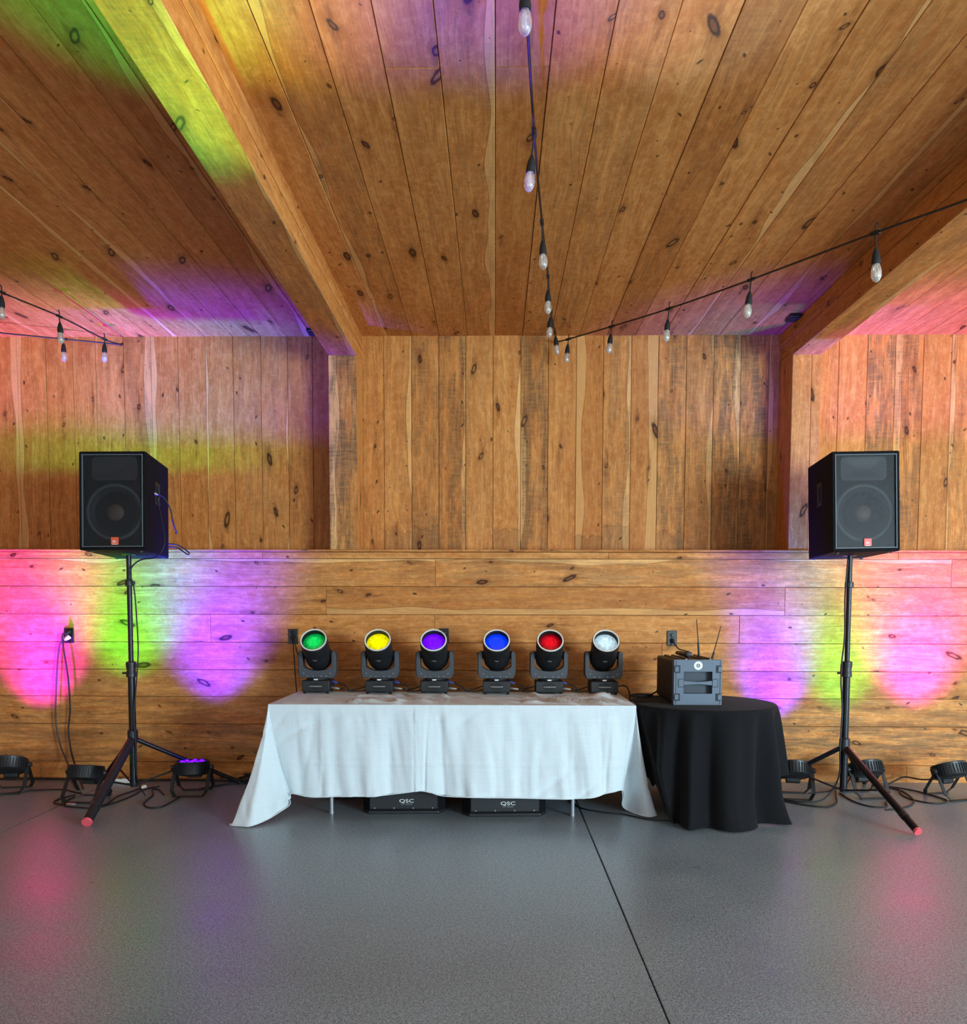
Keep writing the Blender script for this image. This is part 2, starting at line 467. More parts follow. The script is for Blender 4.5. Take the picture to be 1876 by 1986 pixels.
# --- upper wall (recessed)
wu = MB().box((0, Y_UP + .06, 2.72), (X_R - X_L, .07, 1.80)).build('wall_back', M['backing'])
tag(wu, 'upper back wall of upright knotty pine planks set back above the ledge', 'wall', kind='structure')
ZU0, ZU1 = 1.83, Z_CEIL + .02
def upper(x0, x1, **k):
    plank(wu, 'wall_v', ZU1 - ZU0, x1 - x0, ((x0 + x1) / 2, Y_UP, (ZU0 + ZU1) / 2), **k)
cj = [-1.10, -.922, -.694, -.470, -.248, -.022, .205, .430, .659, .880, 1.108, 1.328, 1.557, 1.779, 2.000, 2.228, 2.33]
ct = [.55, .56, .46, .40, .58, .56, .44, .46, .30, .48, .34, .50, .48, .46, .48, .40]
cg = [.25, .3, .55, .75, .25, .15, .8, .2, .0, .45, .05, .75, .5, .95, .9, .3]
cs = [0, -.02, 0, -.03, 0, -.015, .02, 0, .055, -.03, -.07, 0, -.02, -.035, .0, .03]
cst = [0, -.70, -.68, 0, 0, -.69, 0, 0, -.74, -.66, 0, -.72, 0, -.42, -.45, -.4]
for i in range(16): upper(cj[i], cj[i + 1], tone=ct[i], grey=cg[i], sap=cs[i], stain=cst[i])
lj = [-1.30, -1.509, -1.714, -1.935, -2.165, -2.392, -2.62, -2.843, -3.072, -3.304, -3.494, -3.719, -3.961, -4.19]
while lj[-1] > X_L + .2: lj.append(lj[-1] - .228)
lt = [.25, .36, .50, .54, .60, .50, .52, .44, .58, .46, .42, .54, .50, .5, .5, .5, .5, .5, .5, .5, .5]
for i in range(len(lj) - 1):
    upper(lj[i + 1], lj[i], tone=lt[i], grey=[.2, .3, .35, .3, .2, .1, .25, .5, .3, .1, .1, .2, .1][i % 13], sap=[0, 0, -.025, 0, .02, 0, .035, -.03, 0, 0, .0, .05, -.05][i % 13])
rj = [2.52, 2.793, 3.023, 3.249, 3.476, 3.703, 3.928]
while rj[-1] < X_R - .2: rj.append(rj[-1] + .227)
for i in range(len(rj) - 1):
    upper(rj[i], rj[i + 1], tone=[.56, .62, .50, .44, .42, .52, .5][i % 7], grey=[.2, .1, .85, .7, .15, .45, .2][i % 7], sap=[0, 0, 0, .04, 0, .03, 0][i % 7])

# --- lower wall (stands in front of the upper one)
wl = MB().box((0, .15, .915), (X_R - X_L, .25, 1.80)).build('wall_front', M['backing'])
tag(wl, 'thick lower back wall of wide horizontal knotty pine planks', 'wall', kind='structure')
rows = [(1.832, 1.779, [-4.7, -1.859, .9, 3.18], .56, .4), (1.779, 1.558, [-4.2, -.477, 3.6], .56, .6), (1.558, 1.335, [-3.9, -1.352, 2.297], .46, .45),
        (1.335, 1.112, [-4.6, -2.285, -.483, 1.942], .62, .35), (1.112, .890, [-4.0, 1.332], .42, .5), (.890, .672, [-3.4, -.6, 4.2], .52, .6),
        (.672, .448, [-5.0, -.9, 1.9], .56, .8), (.448, .138, [-2.95, .4, 4.0], .50, 1.0), (.138, -.005, [-3.7, -.3, 3.3], .46, .55)]
for r, (z1, z0, cuts, tn, gy) in enumerate(rows):
    xs = [X_L] + [c for c in cuts if X_L < c < X_R] + [X_R]
    for i in range(len(xs) - 1):
        xm = (xs[i] + xs[i + 1]) / 2
        tt = tn + .12 + rng.uniform(-.05, .05)
        if r == 2 and i == 2: tt = .40
        if r == 3 and i >= 3: tt = .66
        if r == 4 and i == 2: tt = .66
        if r >= 4 and xm > 1.8: tt = .80
        sp = [0, .012, .0, 0, 0, 0, 0, 0, 0][r]
        if r == 2 and i == 2: sp = -.05
        plank(wl, 'wall_h', xs[i + 1] - xs[i], z1 - z0, (xm, 0, (z0 + z1) / 2), tone=tt, grey=gy * (1.1 if xm > 1.5 else .8), sap=sp, stain=1.0)

def trim(n, label, kind='trim'):
    o = bpy.data.objects.new('trim_%d' % n, None); COL.objects.link(o)
    return tag(o, label, kind, kind='structure')
t5 = trim(5, 'long pine ledge board capping the lower wall', 'ledge')
lx = [X_L, -1.0, 2.9, X_R]
for i in range(3):
    o = plank(t5, 'wall_h', lx[i + 1] - lx[i], .020, ((lx[i] + lx[i + 1]) / 2, -.006, 1.843), tone=.5, grey=.3, t=.31, name='board', proud=0)

# --- posts and beams: boxed in with boards
t1 = trim(1, 'boxed pine ceiling beam on the left, green lit at its near end', 'beam')
t2 = trim(2, 'boxed pine ceiling beam on the right, crossing over the bulb string', 'beam')
t3 = trim(3, 'short pine post under the left beam with a grey streak', 'post')
t4 = trim(4, 'short pine post under the right beam beside the right speaker', 'post')
LB = -Y_NEAR + Y_UP
for tr, (a, b), lt_ in ((t1, POST_L, .60), (t2, POST_R, .44)):
    MB().box(((a + b) / 2, (Y_NEAR + Y_UP) / 2, (Z_BEAM + Z_CEIL) / 2 + .02), (b - a - .05, LB - .05, Z_CEIL - Z_BEAM - .02)).build('core', M['backing'], tr)
    for y0, y1 in ((Y_NEAR, -4.3), (-4.3, 0.0)):
        plank(tr, 'ceil', y1 - y0, b - a, ((a + b) / 2, (y0 + y1) / 2, Z_BEAM), tone=.5 if tr is t1 else .5, grey=.45, name='board', sap=.012)
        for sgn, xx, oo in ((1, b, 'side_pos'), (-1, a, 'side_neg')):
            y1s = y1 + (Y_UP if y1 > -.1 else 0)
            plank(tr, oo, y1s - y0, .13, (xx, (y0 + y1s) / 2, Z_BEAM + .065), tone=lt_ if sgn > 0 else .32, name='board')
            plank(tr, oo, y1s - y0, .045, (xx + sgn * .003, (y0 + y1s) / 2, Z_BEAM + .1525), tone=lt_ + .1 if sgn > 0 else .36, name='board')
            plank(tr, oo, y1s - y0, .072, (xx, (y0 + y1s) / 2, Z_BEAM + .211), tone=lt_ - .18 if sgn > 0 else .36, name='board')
for tr, (a, b), gy, tn in ((t3, POST_L, .9, .55), (t4, POST_R, .25, .60)):
    MB().box(((a + b) / 2, Y_UP / 2 + .01, (Z_RAIL + Z_BEAM) / 2 + .01), (b - a - .05, Y_UP - .03, Z_BEAM - Z_RAIL)).build('core', M['backing'], tr)
    hgt = Z_BEAM - Z_RAIL + .02; zc = (Z_BEAM + Z_RAIL) / 2 + .01
    if tr is t3:
        plank(tr, 'wall_v', hgt, b - a, ((a + b) / 2, 0, zc), tone=tn, grey=gy, sap=.07, name='board')
    else:
        plank(tr, 'wall_v', hgt, .15, (a + .075, 0, zc), tone=tn, grey=gy, name='board')
        plank(tr, 'wall_v', hgt, b - a - .15, (a + .15 + (b - a - .15) / 2, 0, zc), tone=tn + .03, grey=.3, name='board')
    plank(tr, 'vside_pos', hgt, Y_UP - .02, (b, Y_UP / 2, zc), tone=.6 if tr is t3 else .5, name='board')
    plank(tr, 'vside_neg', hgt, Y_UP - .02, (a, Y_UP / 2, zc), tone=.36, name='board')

# --- ceiling
ce = MB().box((0, (Y_NEAR + .4) / 2, Z_CEIL + .07), (X_R - X_L, .4 - Y_NEAR, .09)).build('ceiling', M['backing'])
tag(ce, 'low ceiling of long knotty pine boards running toward the back wall', 'ceiling', kind='structure')
def ceil_board(x0, x1, cut, tn, gy=.2, sp=0):
    for y0, y1 in ((Y_NEAR, cut), (cut, Y_UP + .02)):
        plank(ce, 'ceil', y1 - y0, x1 - x0, ((x0 + x1) / 2, (y0 + y1) / 2, Z_CEIL), tone=tn + rng.uniform(-.03, .03), grey=gy, sap=sp)
ccj = [-1.10, -.917, -.690, -.462, -.235, -.007, .217, .446, .680, .908, 1.135, 1.362, 1.59, 1.817, 2.045, 2.27, 2.33]
cct = [.55, .44, .50, .50, .50, .36, .52, .54, .54, .30, .56, .52, .50, .54, .42, .44]
ccs = [0, -.02, 0, 0, .04, 0, 0, 0, 0, 0, 0, .02, 0, 0, -.03, 0]
for i in range(16):
    ceil_board(ccj[i], ccj[i + 1], -2.975 if i in (3, 5) else [-4.4, -3.9, -5.0, -4.1, -4.7, -3.8][i % 6], cct[i], [.1, .35, .15, .2, .35, .1, .3, .35][i % 8], ccs[i])
for i in range(len(lj) - 1):
    ceil_board(lj[i + 1], lj[i] if i else -1.31, [-4.2, -3.7, -4.9, -4.5][i % 4], [.40, .36, .46, .50, .52, .44, .46, .50, .40, .42][i % 10], .15, [0, .03, 0, 0, -.02][i % 5])
for i in range(len(rj) - 1):
    ceil_board(rj[i], rj[i + 1], [-4.0, -4.6, -3.6][i % 3], [.5, .54, .5, .46][i % 4], .35)
# plain plank wall closing the hall on the left
wlft = MB().box((X_L - .05, -3.5, 1.8), (.08, 7.9, 3.64)).build('wall_left', M['backing'])
tag(wlft, 'dark side wall of upright pine planks at the far left', 'wall', kind='structure')
for i in range(16):
    plank(wlft, 'vside_pos', 3.62, .46, (X_L, -.23 - .46 * i + .2, 1.81), grey=.3)

# small black boxes on the ceiling by the beams
for x, y, lab in ((2.262, -.13, 'small black box on the ceiling beside the right beam'), (-1.47, .16, 'small black box on the purple ceiling beside the left beam')):
    t = thing('ceiling_box', lab, 'outlet box', (x, y, Z_CEIL), group=None)
    MB().box((0, 0, -.012), (.085, .13, .024)).build('body', M['outlet'], t, bevel=.004)
    MB().box((0, 0, -.0255), (.06, .09, .003)).build('cover', M['black_plastic'], t)

# ------------------------------------------------------------------ wall outlets
def outlet(x, z, label):
    t = thing('wall_outlet', label, 'outlet', (x, -.001, z), group='black wall outlets')
    MB().box((0, -.004, 0), (.078, .008, .122)).build('plate', M['outlet'], t, bevel=.003)
    for s in (-1, 1):
        m = MB().lathe([(.0165, 0), (.0165, .003), (.015, .004)], 16, T(0, -.008, s * .024) @ RX(PI / 2))
        f = m.build('socket', M['black_plastic'], t)
        q = MB()
        for dx in (-.006, .006): q.box((dx, -.0122, s * .024 + .003), (.002, .001, .008))
        q.build('slot', M['rubber'], f)
    MB().lathe([(.003, 0), (.003, .0015)], 8, T(0, -.008, 0) @ RX(PI / 2)).build('screw', M['silver'], t)
    return t
outlet(-3.43, 1.161, 'black wall outlet at far left with a white plug in it')
outlet(-1.618, 1.158, 'black wall outlet left of the green stage light')
outlet(-.409, 1.165, 'black wall outlet half hidden behind the violet stage light')
outlet(1.408, 1.153, 'black wall outlet above the equipment case')

def cable(pts, label, r=.004, mat='cable', cat='cable', group=None, ends=None, name='cable', smooth=6, lift=True):
    p = [Vector((q[0], q[1], q[2] if len(q) > 2 else r + .001)) for q in pts]
    t = thing(name, label, cat, tuple(p[0]), group=group)
    rel = [q - p[0] for q in p]
    MB().tube(rel, r, 7, smooth).build('jacket', M[mat], t, smooth=60)
    for which, typ in (ends or []):
        a, b = (rel[0], rel[1]) if which == 0 else (rel[-1], rel[-2])
        d = (a - b).normalized()
        q = d.to_track_quat('Z', 'Y').to_matrix().to_4x4(); q.translation = a
        if typ == 'xlr':
            MB().lathe([(r * 1.4, -.012), (.0085, 0), (.0095, .012), (.0095, .05), (.0075, .055)], 12, q).build('connector', M['silver'], t)
        elif typ == 'plug':
            MB().lathe([(r * 1.3, -.02), (.012, -.005), (.017, .01), (.017, .028)], 12, q).build('plug', M['rubber'], t)
        elif typ == 'white':
            MB().lathe([(r * 1.3, -.02), (.014, -.005), (.019, .008), (.019, .03)], 12, q).build('plug', M['white_plastic'], t)
        elif typ == 'blue':
            MB().lathe([(r * 1.3, -.014), (.012, 0), (.013, .03), (.011, .045)], 12, q).build('connector', M['blue_plastic'], t)
    return t

# ------------------------------------------------------------------ moving head lights
def moving_head(x, y, col_name, colour, strength, power, label, lens_edge=.25, first=[None]):
    t = thing('moving_head_light', label, 'stage light', (x, y, .7485), 0, 'moving head lights in a row on the white table')
    m = MB().box((0, 0, .0575), (.205, .20, .085))
    b = m.build('base', M['black_paint'], t, bevel=.006)
    for sx in (-1, 1):
        for sy in (-1, 1):
            MB().lathe([(.011, 0), (.012, .002), (.010, .016)], 10, T(sx * .085, sy * .08, 0)).build('foot', M['rubber'], b)
    MB().lathe([(.030, 0), (.034, .003), (.034, .004)], 20, T(0, -.1005, .06) @ RX(PI / 2) @ Matrix.Diagonal((1.35, .85, 1, 1))).build('handle_recess', M['rubber'], b)
    MB().tube([(-.045, -.103, .058), (-.03, -.108, .0575), (.03, -.108, .0575), (.045, -.103, .058)], .0052, 8, 3).build('handle', M['silver_tube'], b)
    MB().lathe([(.075, .098), (.08, .104), (.08, .116)], 28).build('pan_collar', M['rubber'], t)
    MB().box((.0, -.0868, .107), (.030, .012, .009)).build('tag', M['print_white'], t, bevel=.001)
    # yoke: one U-shaped piece
    out = [(-.140, .295), (-.140, .150), (-.126, .114), (.126, .114), (.140, .150), (.140, .295), (.131, .318), (.112, .318), (.108, .30), (.108, .205)]
    arc = [(.108 * math.cos(a), .215 - .045 * math.sin(a)) for a in [PI * k / 12 for k in range(1, 12)]]
    poly = out + arc + [(-.108, .205), (-.108, .30), (-.112, .318), (-.131, .318)]
    m = MB().prism(poly, -.045, .045, RX(PI / 2))
    yk = m.build('yoke', M['grey_plastic'], t, bevel=.005)
    for s in (-1, 1):
        MB().box((s * .1405, 0, .225), (.006, .068, .165)).build('arm_cover', M['grey_plastic'], yk, bevel=.003)
        MB().lathe([(.030, 0), (.030, .012)], 18, T(s * .100, 0, .29) @ RY(s * PI / 2)).build('tilt_hub', M['rubber'], yk)
        for dx in (.03, .07, .10): MB().lathe([(.0032, 0), (.0025, .0016)], 8, T(s * dx, -.045, .128 + .022 * (dx > .09)) @ RX(PI / 2)).build('screw', M['silver'], yk)
    # head: cylinder turned up toward the room
    A = T(0, 0, .29) @ RX(math.radians(90 - 37))
    prof = [(.02, -.125), (.055, -.120), (.082, -.102), (.096, -.07), (.1005, -.03), (.1005, .02), (.0985, .03), (.0985, .10), (.1015, .112), (.1015, .186), (.097, .192)]
    hd = MB().lathe(prof, 40, A, cap1=False).build('head', M['black_plastic'], t, smooth=30)
    MB().lathe([(.0865, .1915), (.0885, .1955), (.0920, .1965), (.0965, .1955), (.098, .190)], 40, A, cap0=False, cap1=False).build('lens_ring', M['ring'], hd)
    MB().lathe([(.086, .150), (.086, .192)], 40, A, cap0=False, cap1=False).build('lens_tube', M['rubber'], hd)
    mat = emit('lens_glow_' + col_name, colour, strength, 55, lens_edge)
    ln = MB().lathe([(.0845, 0), (.075, .008), (.055, .016), (.030, .020), (.004, .021)], 36).build('lens', mat, hd, smooth=80)
    ln.matrix_local = A @ T(0, 0, .150)
    q = MB().box((0, -.0992, 0), (.034, .001, .0065)).box((.002, -.0992, -.010), (.014, .001, .005))
    lb = q.build('label', M['print_grey'], hd); lb.matrix_local = A @ T(0, 0, .065) @ RZ(0.0)
    l = bpy.data.lights.new('beam_' + col_name, 'SPOT'); l.energy = power; l.color = colour[:3]
    l.spot_size = math.radians(23); l.spot_blend = 1.0; l.shadow_soft_size = .06
    lo = bpy.data.objects.new('beam_' + col_name, l); COL.objects.link(lo); lo.parent = t
    lo.matrix_local = A @ T(0, 0, .215) @ RX(PI)
    return t
HY = -.385
moving_head(-1.335, HY, 'green', (0.0, 1.0, .16, 1), .62, 560, 'moving head stage light with a green lens, leftmost on the white table')
moving_head(-.863, HY, 'yellow', (1.0, .93, 0.0, 1), .95, 330, 'moving head stage light with a yellow lens', .55)
moving_head(-.452, HY, 'violet', (.16, .0, 1.0, 1), 1.0, 320, 'moving head stage light with a violet lens', .6)
moving_head(.012, HY, 'blue', (0.0, .04, 1.0, 1), 1.0, 560, 'moving head stage light with a deep blue lens', .6)
moving_head(.404, HY, 'red', (1.0, .0, .02, 1), .65, 110, 'moving head stage light with a red lens', .2)
moving_head(.812, HY, 'white', (.62, .88, 1.0, 1), .85, 280, 'moving head stage light with a white lens, rightmost on the white table', .5)

# ------------------------------------------------------------------ loudspeakers on stands
def text_part(name, body, size, mat, parent, Mx, depth=.0008, sx=1.0):
    c = bpy.data.curves.new(name, 'FONT'); c.body = body; c.size = size; c.align_x = 'CENTER'; c.align_y = 'CENTER'
    c.extrude = depth; c.resolution_u = 3
    tmp = bpy.data.objects.new('tmp', c); COL.objects.link(tmp)
    dg = bpy.context.evaluated_depsgraph_get()
    me = bpy.data.meshes.new_from_object(tmp.evaluated_get(dg))
    bpy.data.objects.remove(tmp); bpy.data.curves.remove(c)
    me.name = name; me.materials.clear(); me.materials.append(mat)
    o = bpy.data.objects.new(name, me); COL.objects.link(o); o.parent = parent
    o.matrix_local = Mx @ Matrix.Diagonal((sx, 1, 1, 1))
    return o
FRONT = RX(PI / 2)      # x right, y up, z toward -Y

def loudspeaker(loc, rot, label, badge):
    t = thing('loudspeaker', label, 'speaker', loc, rot=rot, group='loudspeakers on stands')
    w, h, d, wb = .457, .675, .506, .380
    f = -d / 2
    # cabinet: trapezoid plan, open front recess for the baffle
    poly = [(-w / 2, f), (w / 2, f), (wb / 2, f + d), (-wb / 2, f + d)]
    cab = MB()
    n = .020
    # shell built of top, bottom, sides and back with a recessed baffle
    o4 = [(-w / 2, f, 0), (w / 2, f, 0), (w / 2, f, h), (-w / 2, f, h)]
    i4 = [(-w / 2 + n, f, n), (w / 2 - n, f, n), (w / 2 - n, f, h - n), (-w / 2 + n, f, h - n)]
    r4 = [(p[0], f + .05, p[2]) for p in i4]
    b4 = [(-wb / 2, f + d, 0), (wb / 2, f + d, 0), (wb / 2, f + d, h), (-wb / 2, f + d, h)]
    v = o4 + i4 + r4 + b4
    fc = [(i, (i + 1) % 4, 4 + (i + 1) % 4, 4 + i) for i in range(4)] + [(4 + i, 4 + (i + 1) % 4, 8 + (i + 1) % 4, 8 + i) for i in range(4)]
    fc += [(8, 9, 10, 11), (15, 14, 13, 12)] + [((i + 1) % 4, i, 12 + i, 12 + (i + 1) % 4) for i in range(4)]
    c = cab.add(v, fc).build('cabinet', M['carpet_black'], t, bevel=.009, smooth=30)
    # driver parts on the baffle
    yb = f + .047
    wf = MB().lathe([(.188, 0), (.195, .008), (.182, .014), (.168, .010), (.160, .004), (.075, -.03)], 40, T(0, yb, .265) @ RX(PI / 2), cap0=False, cap1=False).build('woofer', M['cone'], t, smooth=40)
    MB().lathe([(.185, .0), (.196, .012), (.186, .017), (.176, .014)], 40, T(0, yb, .265) @ RX(PI / 2), cap0=False, cap1=False).build('surround', M['frame_line'], wf)
    MB().lathe([(.062, 0), (.055, .012), (.035, .022), (.008, .026)], 24, T(0, yb + .012, .265) @ RX(PI / 2)).build('dust_cap', M['dust_cap'], wf)
    def rr(a, b, r, k=4):
        pts = []
        for cx, cz, s0 in ((a - r, b - r, 0), (-a + r, b - r, 1), (-a + r, -b + r, 2), (a - r, -b + r, 3)):
            for i in range(k + 1):
                an = (s0 + i / k) * PI / 2; pts.append((cx + r * math.cos(an), cz + r * math.sin(an)))
        return pts
    a, b = rr(.155, .080, .03), rr(.135, .060, .02); n_ = len(a)
    v = [(p[0], -.0, p[1]) for p in a] + [(p[0], -.012, p[1]) for p in a] + [(p[0], -.012, p[1]) for p in b] + [(p[0] * .55, .0, p[1] * .4) for p in b]
    fc = []
    for k in range(3): fc += [(k * n_ + i, k * n_ + (i + 1) % n_, (k + 1) * n_ + (i + 1) % n_, (k + 1) * n_ + i) for i in range(n_)]
    fc.append(tuple(range(3 * n_, 4 * n_)))
    hn = MB().add(v, fc, T(0, yb, .565)).build('horn', M['horn'], t, smooth=40)
    # grille and thin frame
    g = MB().box((0, f + .012, h / 2), (w - 2 * n - .004, .002, h - 2 * n - .004)).build('grille', M['grille'], t)
    fr = MB(); a = w / 2 - n; z0, z1 = n, h - n
    for c_, d_ in (((0, f + .004, z0 + .004), (2 * a, .012, .005)), ((0, f + .004, z1 - .004), (2 * a, .012, .005)),
                   ((-a + .004, f + .004, h / 2), (.005, .012, z1 - z0)), ((a - .004, f + .004, h / 2), (.005, .012, z1 - z0))):
        fr.box(c_, d_)
    fr.build('grille_frame', M['frame_line'], t)
    bd = MB().box((.012, f + .008, .062), (.052, .006, .052)).build('badge', M[badge], t, bevel=.002)
    text_part('badge_text', 'JBL', .022, M['print_white'], bd, T(.012, f + .0048, .058) @ FRONT)
    MB().box((.012, f + .0049, .0395), (.03, .001, .004)).build('badge_line', M['print_white'], bd)
    # side handles, rear jack plate, base socket
    for s in (-1, 1):
        an = math.atan2(s * (w - wb) / 2, d)
        Mx = T(s * (w + wb) / 4, .0, .43) @ RZ(math.atan2((w - wb) / 2, d) * s)
        hm = MB().box((0, 0, 0), (.004, .10, .16), Mx).build('handle_plate', M['black_plastic'], t, bevel=.003)
        MB().box((s * .003, 0, 0), (.003, .066, .11), Mx).build('handle_cup', M['rubber'], hm)
        MB().tube([Mx @ Vector((s * .006, 0, -.05)), Mx @ Vector((s * .010, 0, 0)), Mx @ Vector((s * .006, 0, .05))], .008, 8, 4).build('grip', M['black_paint'], hm)
    MB().lathe([(.045, -.004), (.05, 0)], 20).build('pole_socket', M['black_plastic'], t)
    for sx in (-1, 1):
        for sy in (-1, 1):
            MB().lathe([(.010, -.009), (.013, 0.0)], 10, T(sx * .17, sy * .19, 0)).build('rubber_foot', M['grey_plastic'], t)
    return t
loudspeaker((-2.621, -.68, 1.766), (-.060, -.008, .021), 'black loudspeaker on the left tripod stand with an orange badge', 'badge')
loudspeaker((2.501, -.68, 1.766), (-.044, -.018, .009), 'black loudspeaker on the right tripod stand, grille and woofer showing', 'badge_red')

def stand(px, py, feet, hub_z, knk_z, col_z, top_z, lean, label, red):
    t = thing('speaker_stand', label, 'speaker stand', (px, py, 0), group='tripod speaker stands')
    P = lambda z: Vector((lean * (z - .09), 0, z))
    MB().tube([P(.085), P(knk_z)], .025, 16).build('lower_pole', M['steel_black'], t)
    MB().tube([P(knk_z - .05), P(top_z + .02)], .0175, 16).build('upper_pole', M['steel_black'], t)
    ax = (P(2) - P(1)).normalized().to_track_quat('Z', 'Y').to_matrix().to_4x4()
    def at(z): m = ax.copy(); m.translation = P(z); return m
    MB().lathe([(.026, -.05), (.036, -.045), (.034, -.01), (.030, 0), (.036, .03), (.036, .06), (.026, .065)], 18, at(knk_z)).build('clutch', M['black_plastic'], t)
    if red: MB().box((.028, -.02, .0), (.012, .02, .06), at(knk_z + .01)).build('clutch_insert', M['red_plastic'], t)
    kb = MB().tube([P(knk_z - .02) + Vector((-.03, 0, 0)), P(knk_z - .02) + Vector((-.065, 0, 0))], .008, 8).build('locking_knob', M['black_plastic'], t)
    cl = MB().lathe([(.021, -.022), (.030, -.018), (.030, .016), (.021, .02)], 18, at(col_z)).build('collar', M['black_plastic'], t)
    MB().box((.0, -.032, 0), (.02, .012, .028), at(col_z)).build('latch', M['grey_plastic'], cl)
    MB().lathe([(.024, -.05), (.036, -.045), (.036, .04), (.026, .05)], 18, at(hub_z)).build('leg_hub', M['black_plastic'], t)
    MB().lathe([(.024, -.012), (.028, 0), (.028, .014), (.022, .018)], 16, at(.10)).build('brace_hub', M['black_plastic'], t)
    for i, (fx, fy) in enumerate(feet):
        a = P(hub_z - .03); e = Vector((fx - px, fy - py, .018 if i else .026))
        d = (e - a); hd = Vector((d.x, d.y, 0)).normalized()
        a = a + hd * .03
        lg = MB().tube([a, a + (e - a) * .985], .0165 if i else (.0235 if red else .031), 16).build('leg', M['black_paint' if i == 0 and not red else 'steel_black'], t)
        u = (e - a).normalized()
        MB().tube([e - u * .012, e + u * .006], .0185 if i else (.0245 if red else .032), 18).build('foot', M['pink_rubber' if i == 0 else 'rubber'], lg)
        if i == 0: MB().tube([a + (e - a) * .80, a + (e - a) * .85], .0265 if red else .0325, 12).build('leg_band', M['black_plastic'], lg)
        br0 = P(.10) + hd * .028; br1 = a + (e - a) * (.50)
        MB().tube([br0, br1 - Vector((0, 0, .018))], .007, 8).build('brace', M['steel_black'], t)
    return t
stand(-2.633, -.66, [(-2.590, -1.425), (-2.02, -.18), (-3.10, -.22)], .455, .934, 1.563, 1.766, .0015, 'black tripod speaker stand at left, one coral foot forward', False)
stand(2.495, -.70, [(2.600, -1.520), (1.98, -.36), (2.93, -.08)], .425, .955, 1.559, 1.766, .0, 'black tripod speaker stand at right with a red mark on its clutch', True)

# ------------------------------------------------------------------ uplights on the floor
def par_can(x, y, rz, colour, power, label, tilt=24, glow=3.0, size=64, aim=66, field=.9):
    t = thing('par_uplight', label, 'uplight', (x, y, 0), rz, 'uplights along the foot of the wall')
    A = T(0, 0, .20) @ RX(math.radians(-tilt))
    R = .118
    v = []; n = 72
    prof = [(.096, -.055), (.108, -.050), (R, -.040), (R, .040), (R + .003, .046), (R - .004, .050), (R - .012, .050)]
    bd = MB().lathe(prof, 48, A, cap1=False).build('body', M['black_plastic'], t, smooth=30)
    fins = MB()
    for k in range(36): fins.box((R + .002, 0, -.002), (.010, .006, .070), A @ RZ(2 * PI * k / 36))
    fins.build('fins', M['black_paint'], bd)['kind'] = 'stuff'
    fc = MB().lathe([(R - .012, .040), (.02, .041)], 36, A).build('lens_plate', M['black_plastic'], bd)
    me = emit('uplight_led', colour, glow)
    for k in range(9):
        r = .075 if k < 8 else 0
        a = 2 * PI * k / 8
        MB().lathe([(.017, .041), (.015, .048), (.007, .051)], 10, A @ T(r * math.cos(a), r * math.sin(a), 0)).build('led', me, bd)
    MB().box((0, .06, -.068), (.10, .05, .03), A).build('driver_box', M['black_paint'], bd, bevel=.004)
    for s in (-1, 1):
        MB().lathe([(.020, 0), (.020, .018), (.014, .024)], 12, T(s * (R + .012), 0, .20) @ RY(s * PI / 2)).build('knob', M['black_plastic'], t)
    # double yoke used as a floor stand
    for sy in (-1, 1):
        yf = sy * .115; xx = R + .008
        m = MB()
        for s in (-1, 1):
            p0 = Vector((s * xx, 0, .20)); p1 = Vector((s * xx, yf * .8, .045)); p2 = Vector((s * (xx - .025), yf, .009))
            for a_, b_ in ((p0, p1), (p1, p2)):
                u = (b_ - a_); L = u.length
                q = u.to_track_quat('Z', 'X').to_matrix().to_4x4(); q.translation = (a_ + b_) / 2
                m.box((0, 0, 0), (.006, .026, L + .006) if True else None, q)
        m.box((0, yf, .006), (2 * (xx - .02), .026, .006))
        m.build('bracket', M['black_paint'], t)
    # the fixture's beam toward the wall, and its weaker field straight up
    for nm, pw, sz, am in (('uplight_beam', power, size, aim), ('uplight_field', power * field, 52, 77)):
        l = bpy.data.lights.new(nm, 'SPOT'); l.energy = pw; l.color = colour[:3]
        l.spot_size = math.radians(sz); l.spot_blend = 1.0; l.shadow_soft_size = .07
        lo = bpy.data.objects.new(nm, l); COL.objects.link(lo); lo.parent = t
        lo.matrix_local = T(0, .02, .262) @ RZ(-rz) @ RX(math.radians(am - 90)) @ RX(PI)
    return t
PINK, GREEN, PURPLE = (.42, .0, 1.0, 1), (.0, 1.0, .03, 1), (.03, .0, 1.0, 1)
par_can(-3.66, -.47, .2, PINK, 340, 'black uplight cut by the left picture edge, lighting the wall pink', field=1.5)
par_can(-2.95, -.72, -.1, GREEN, 240, 'black uplight behind the foot of the left speaker stand', tilt=14, size=60, aim=66, field=.28)
par_can(-2.255, -.52, .1, PURPLE, 950, 'black uplight with lit purple LEDs left of the white cloth', tilt=4, glow=9)
par_can(2.215, -.50, -.2, PURPLE, 640, 'black uplight between the black tablecloth and the right stand', size=52, aim=52)
par_can(2.76, -.46, .15, GREEN, 80, 'black uplight behind the forward leg of the right stand')
par_can(3.36, -.50, .3, PINK, 420, 'black uplight at the right picture edge, lighting the wall pink')

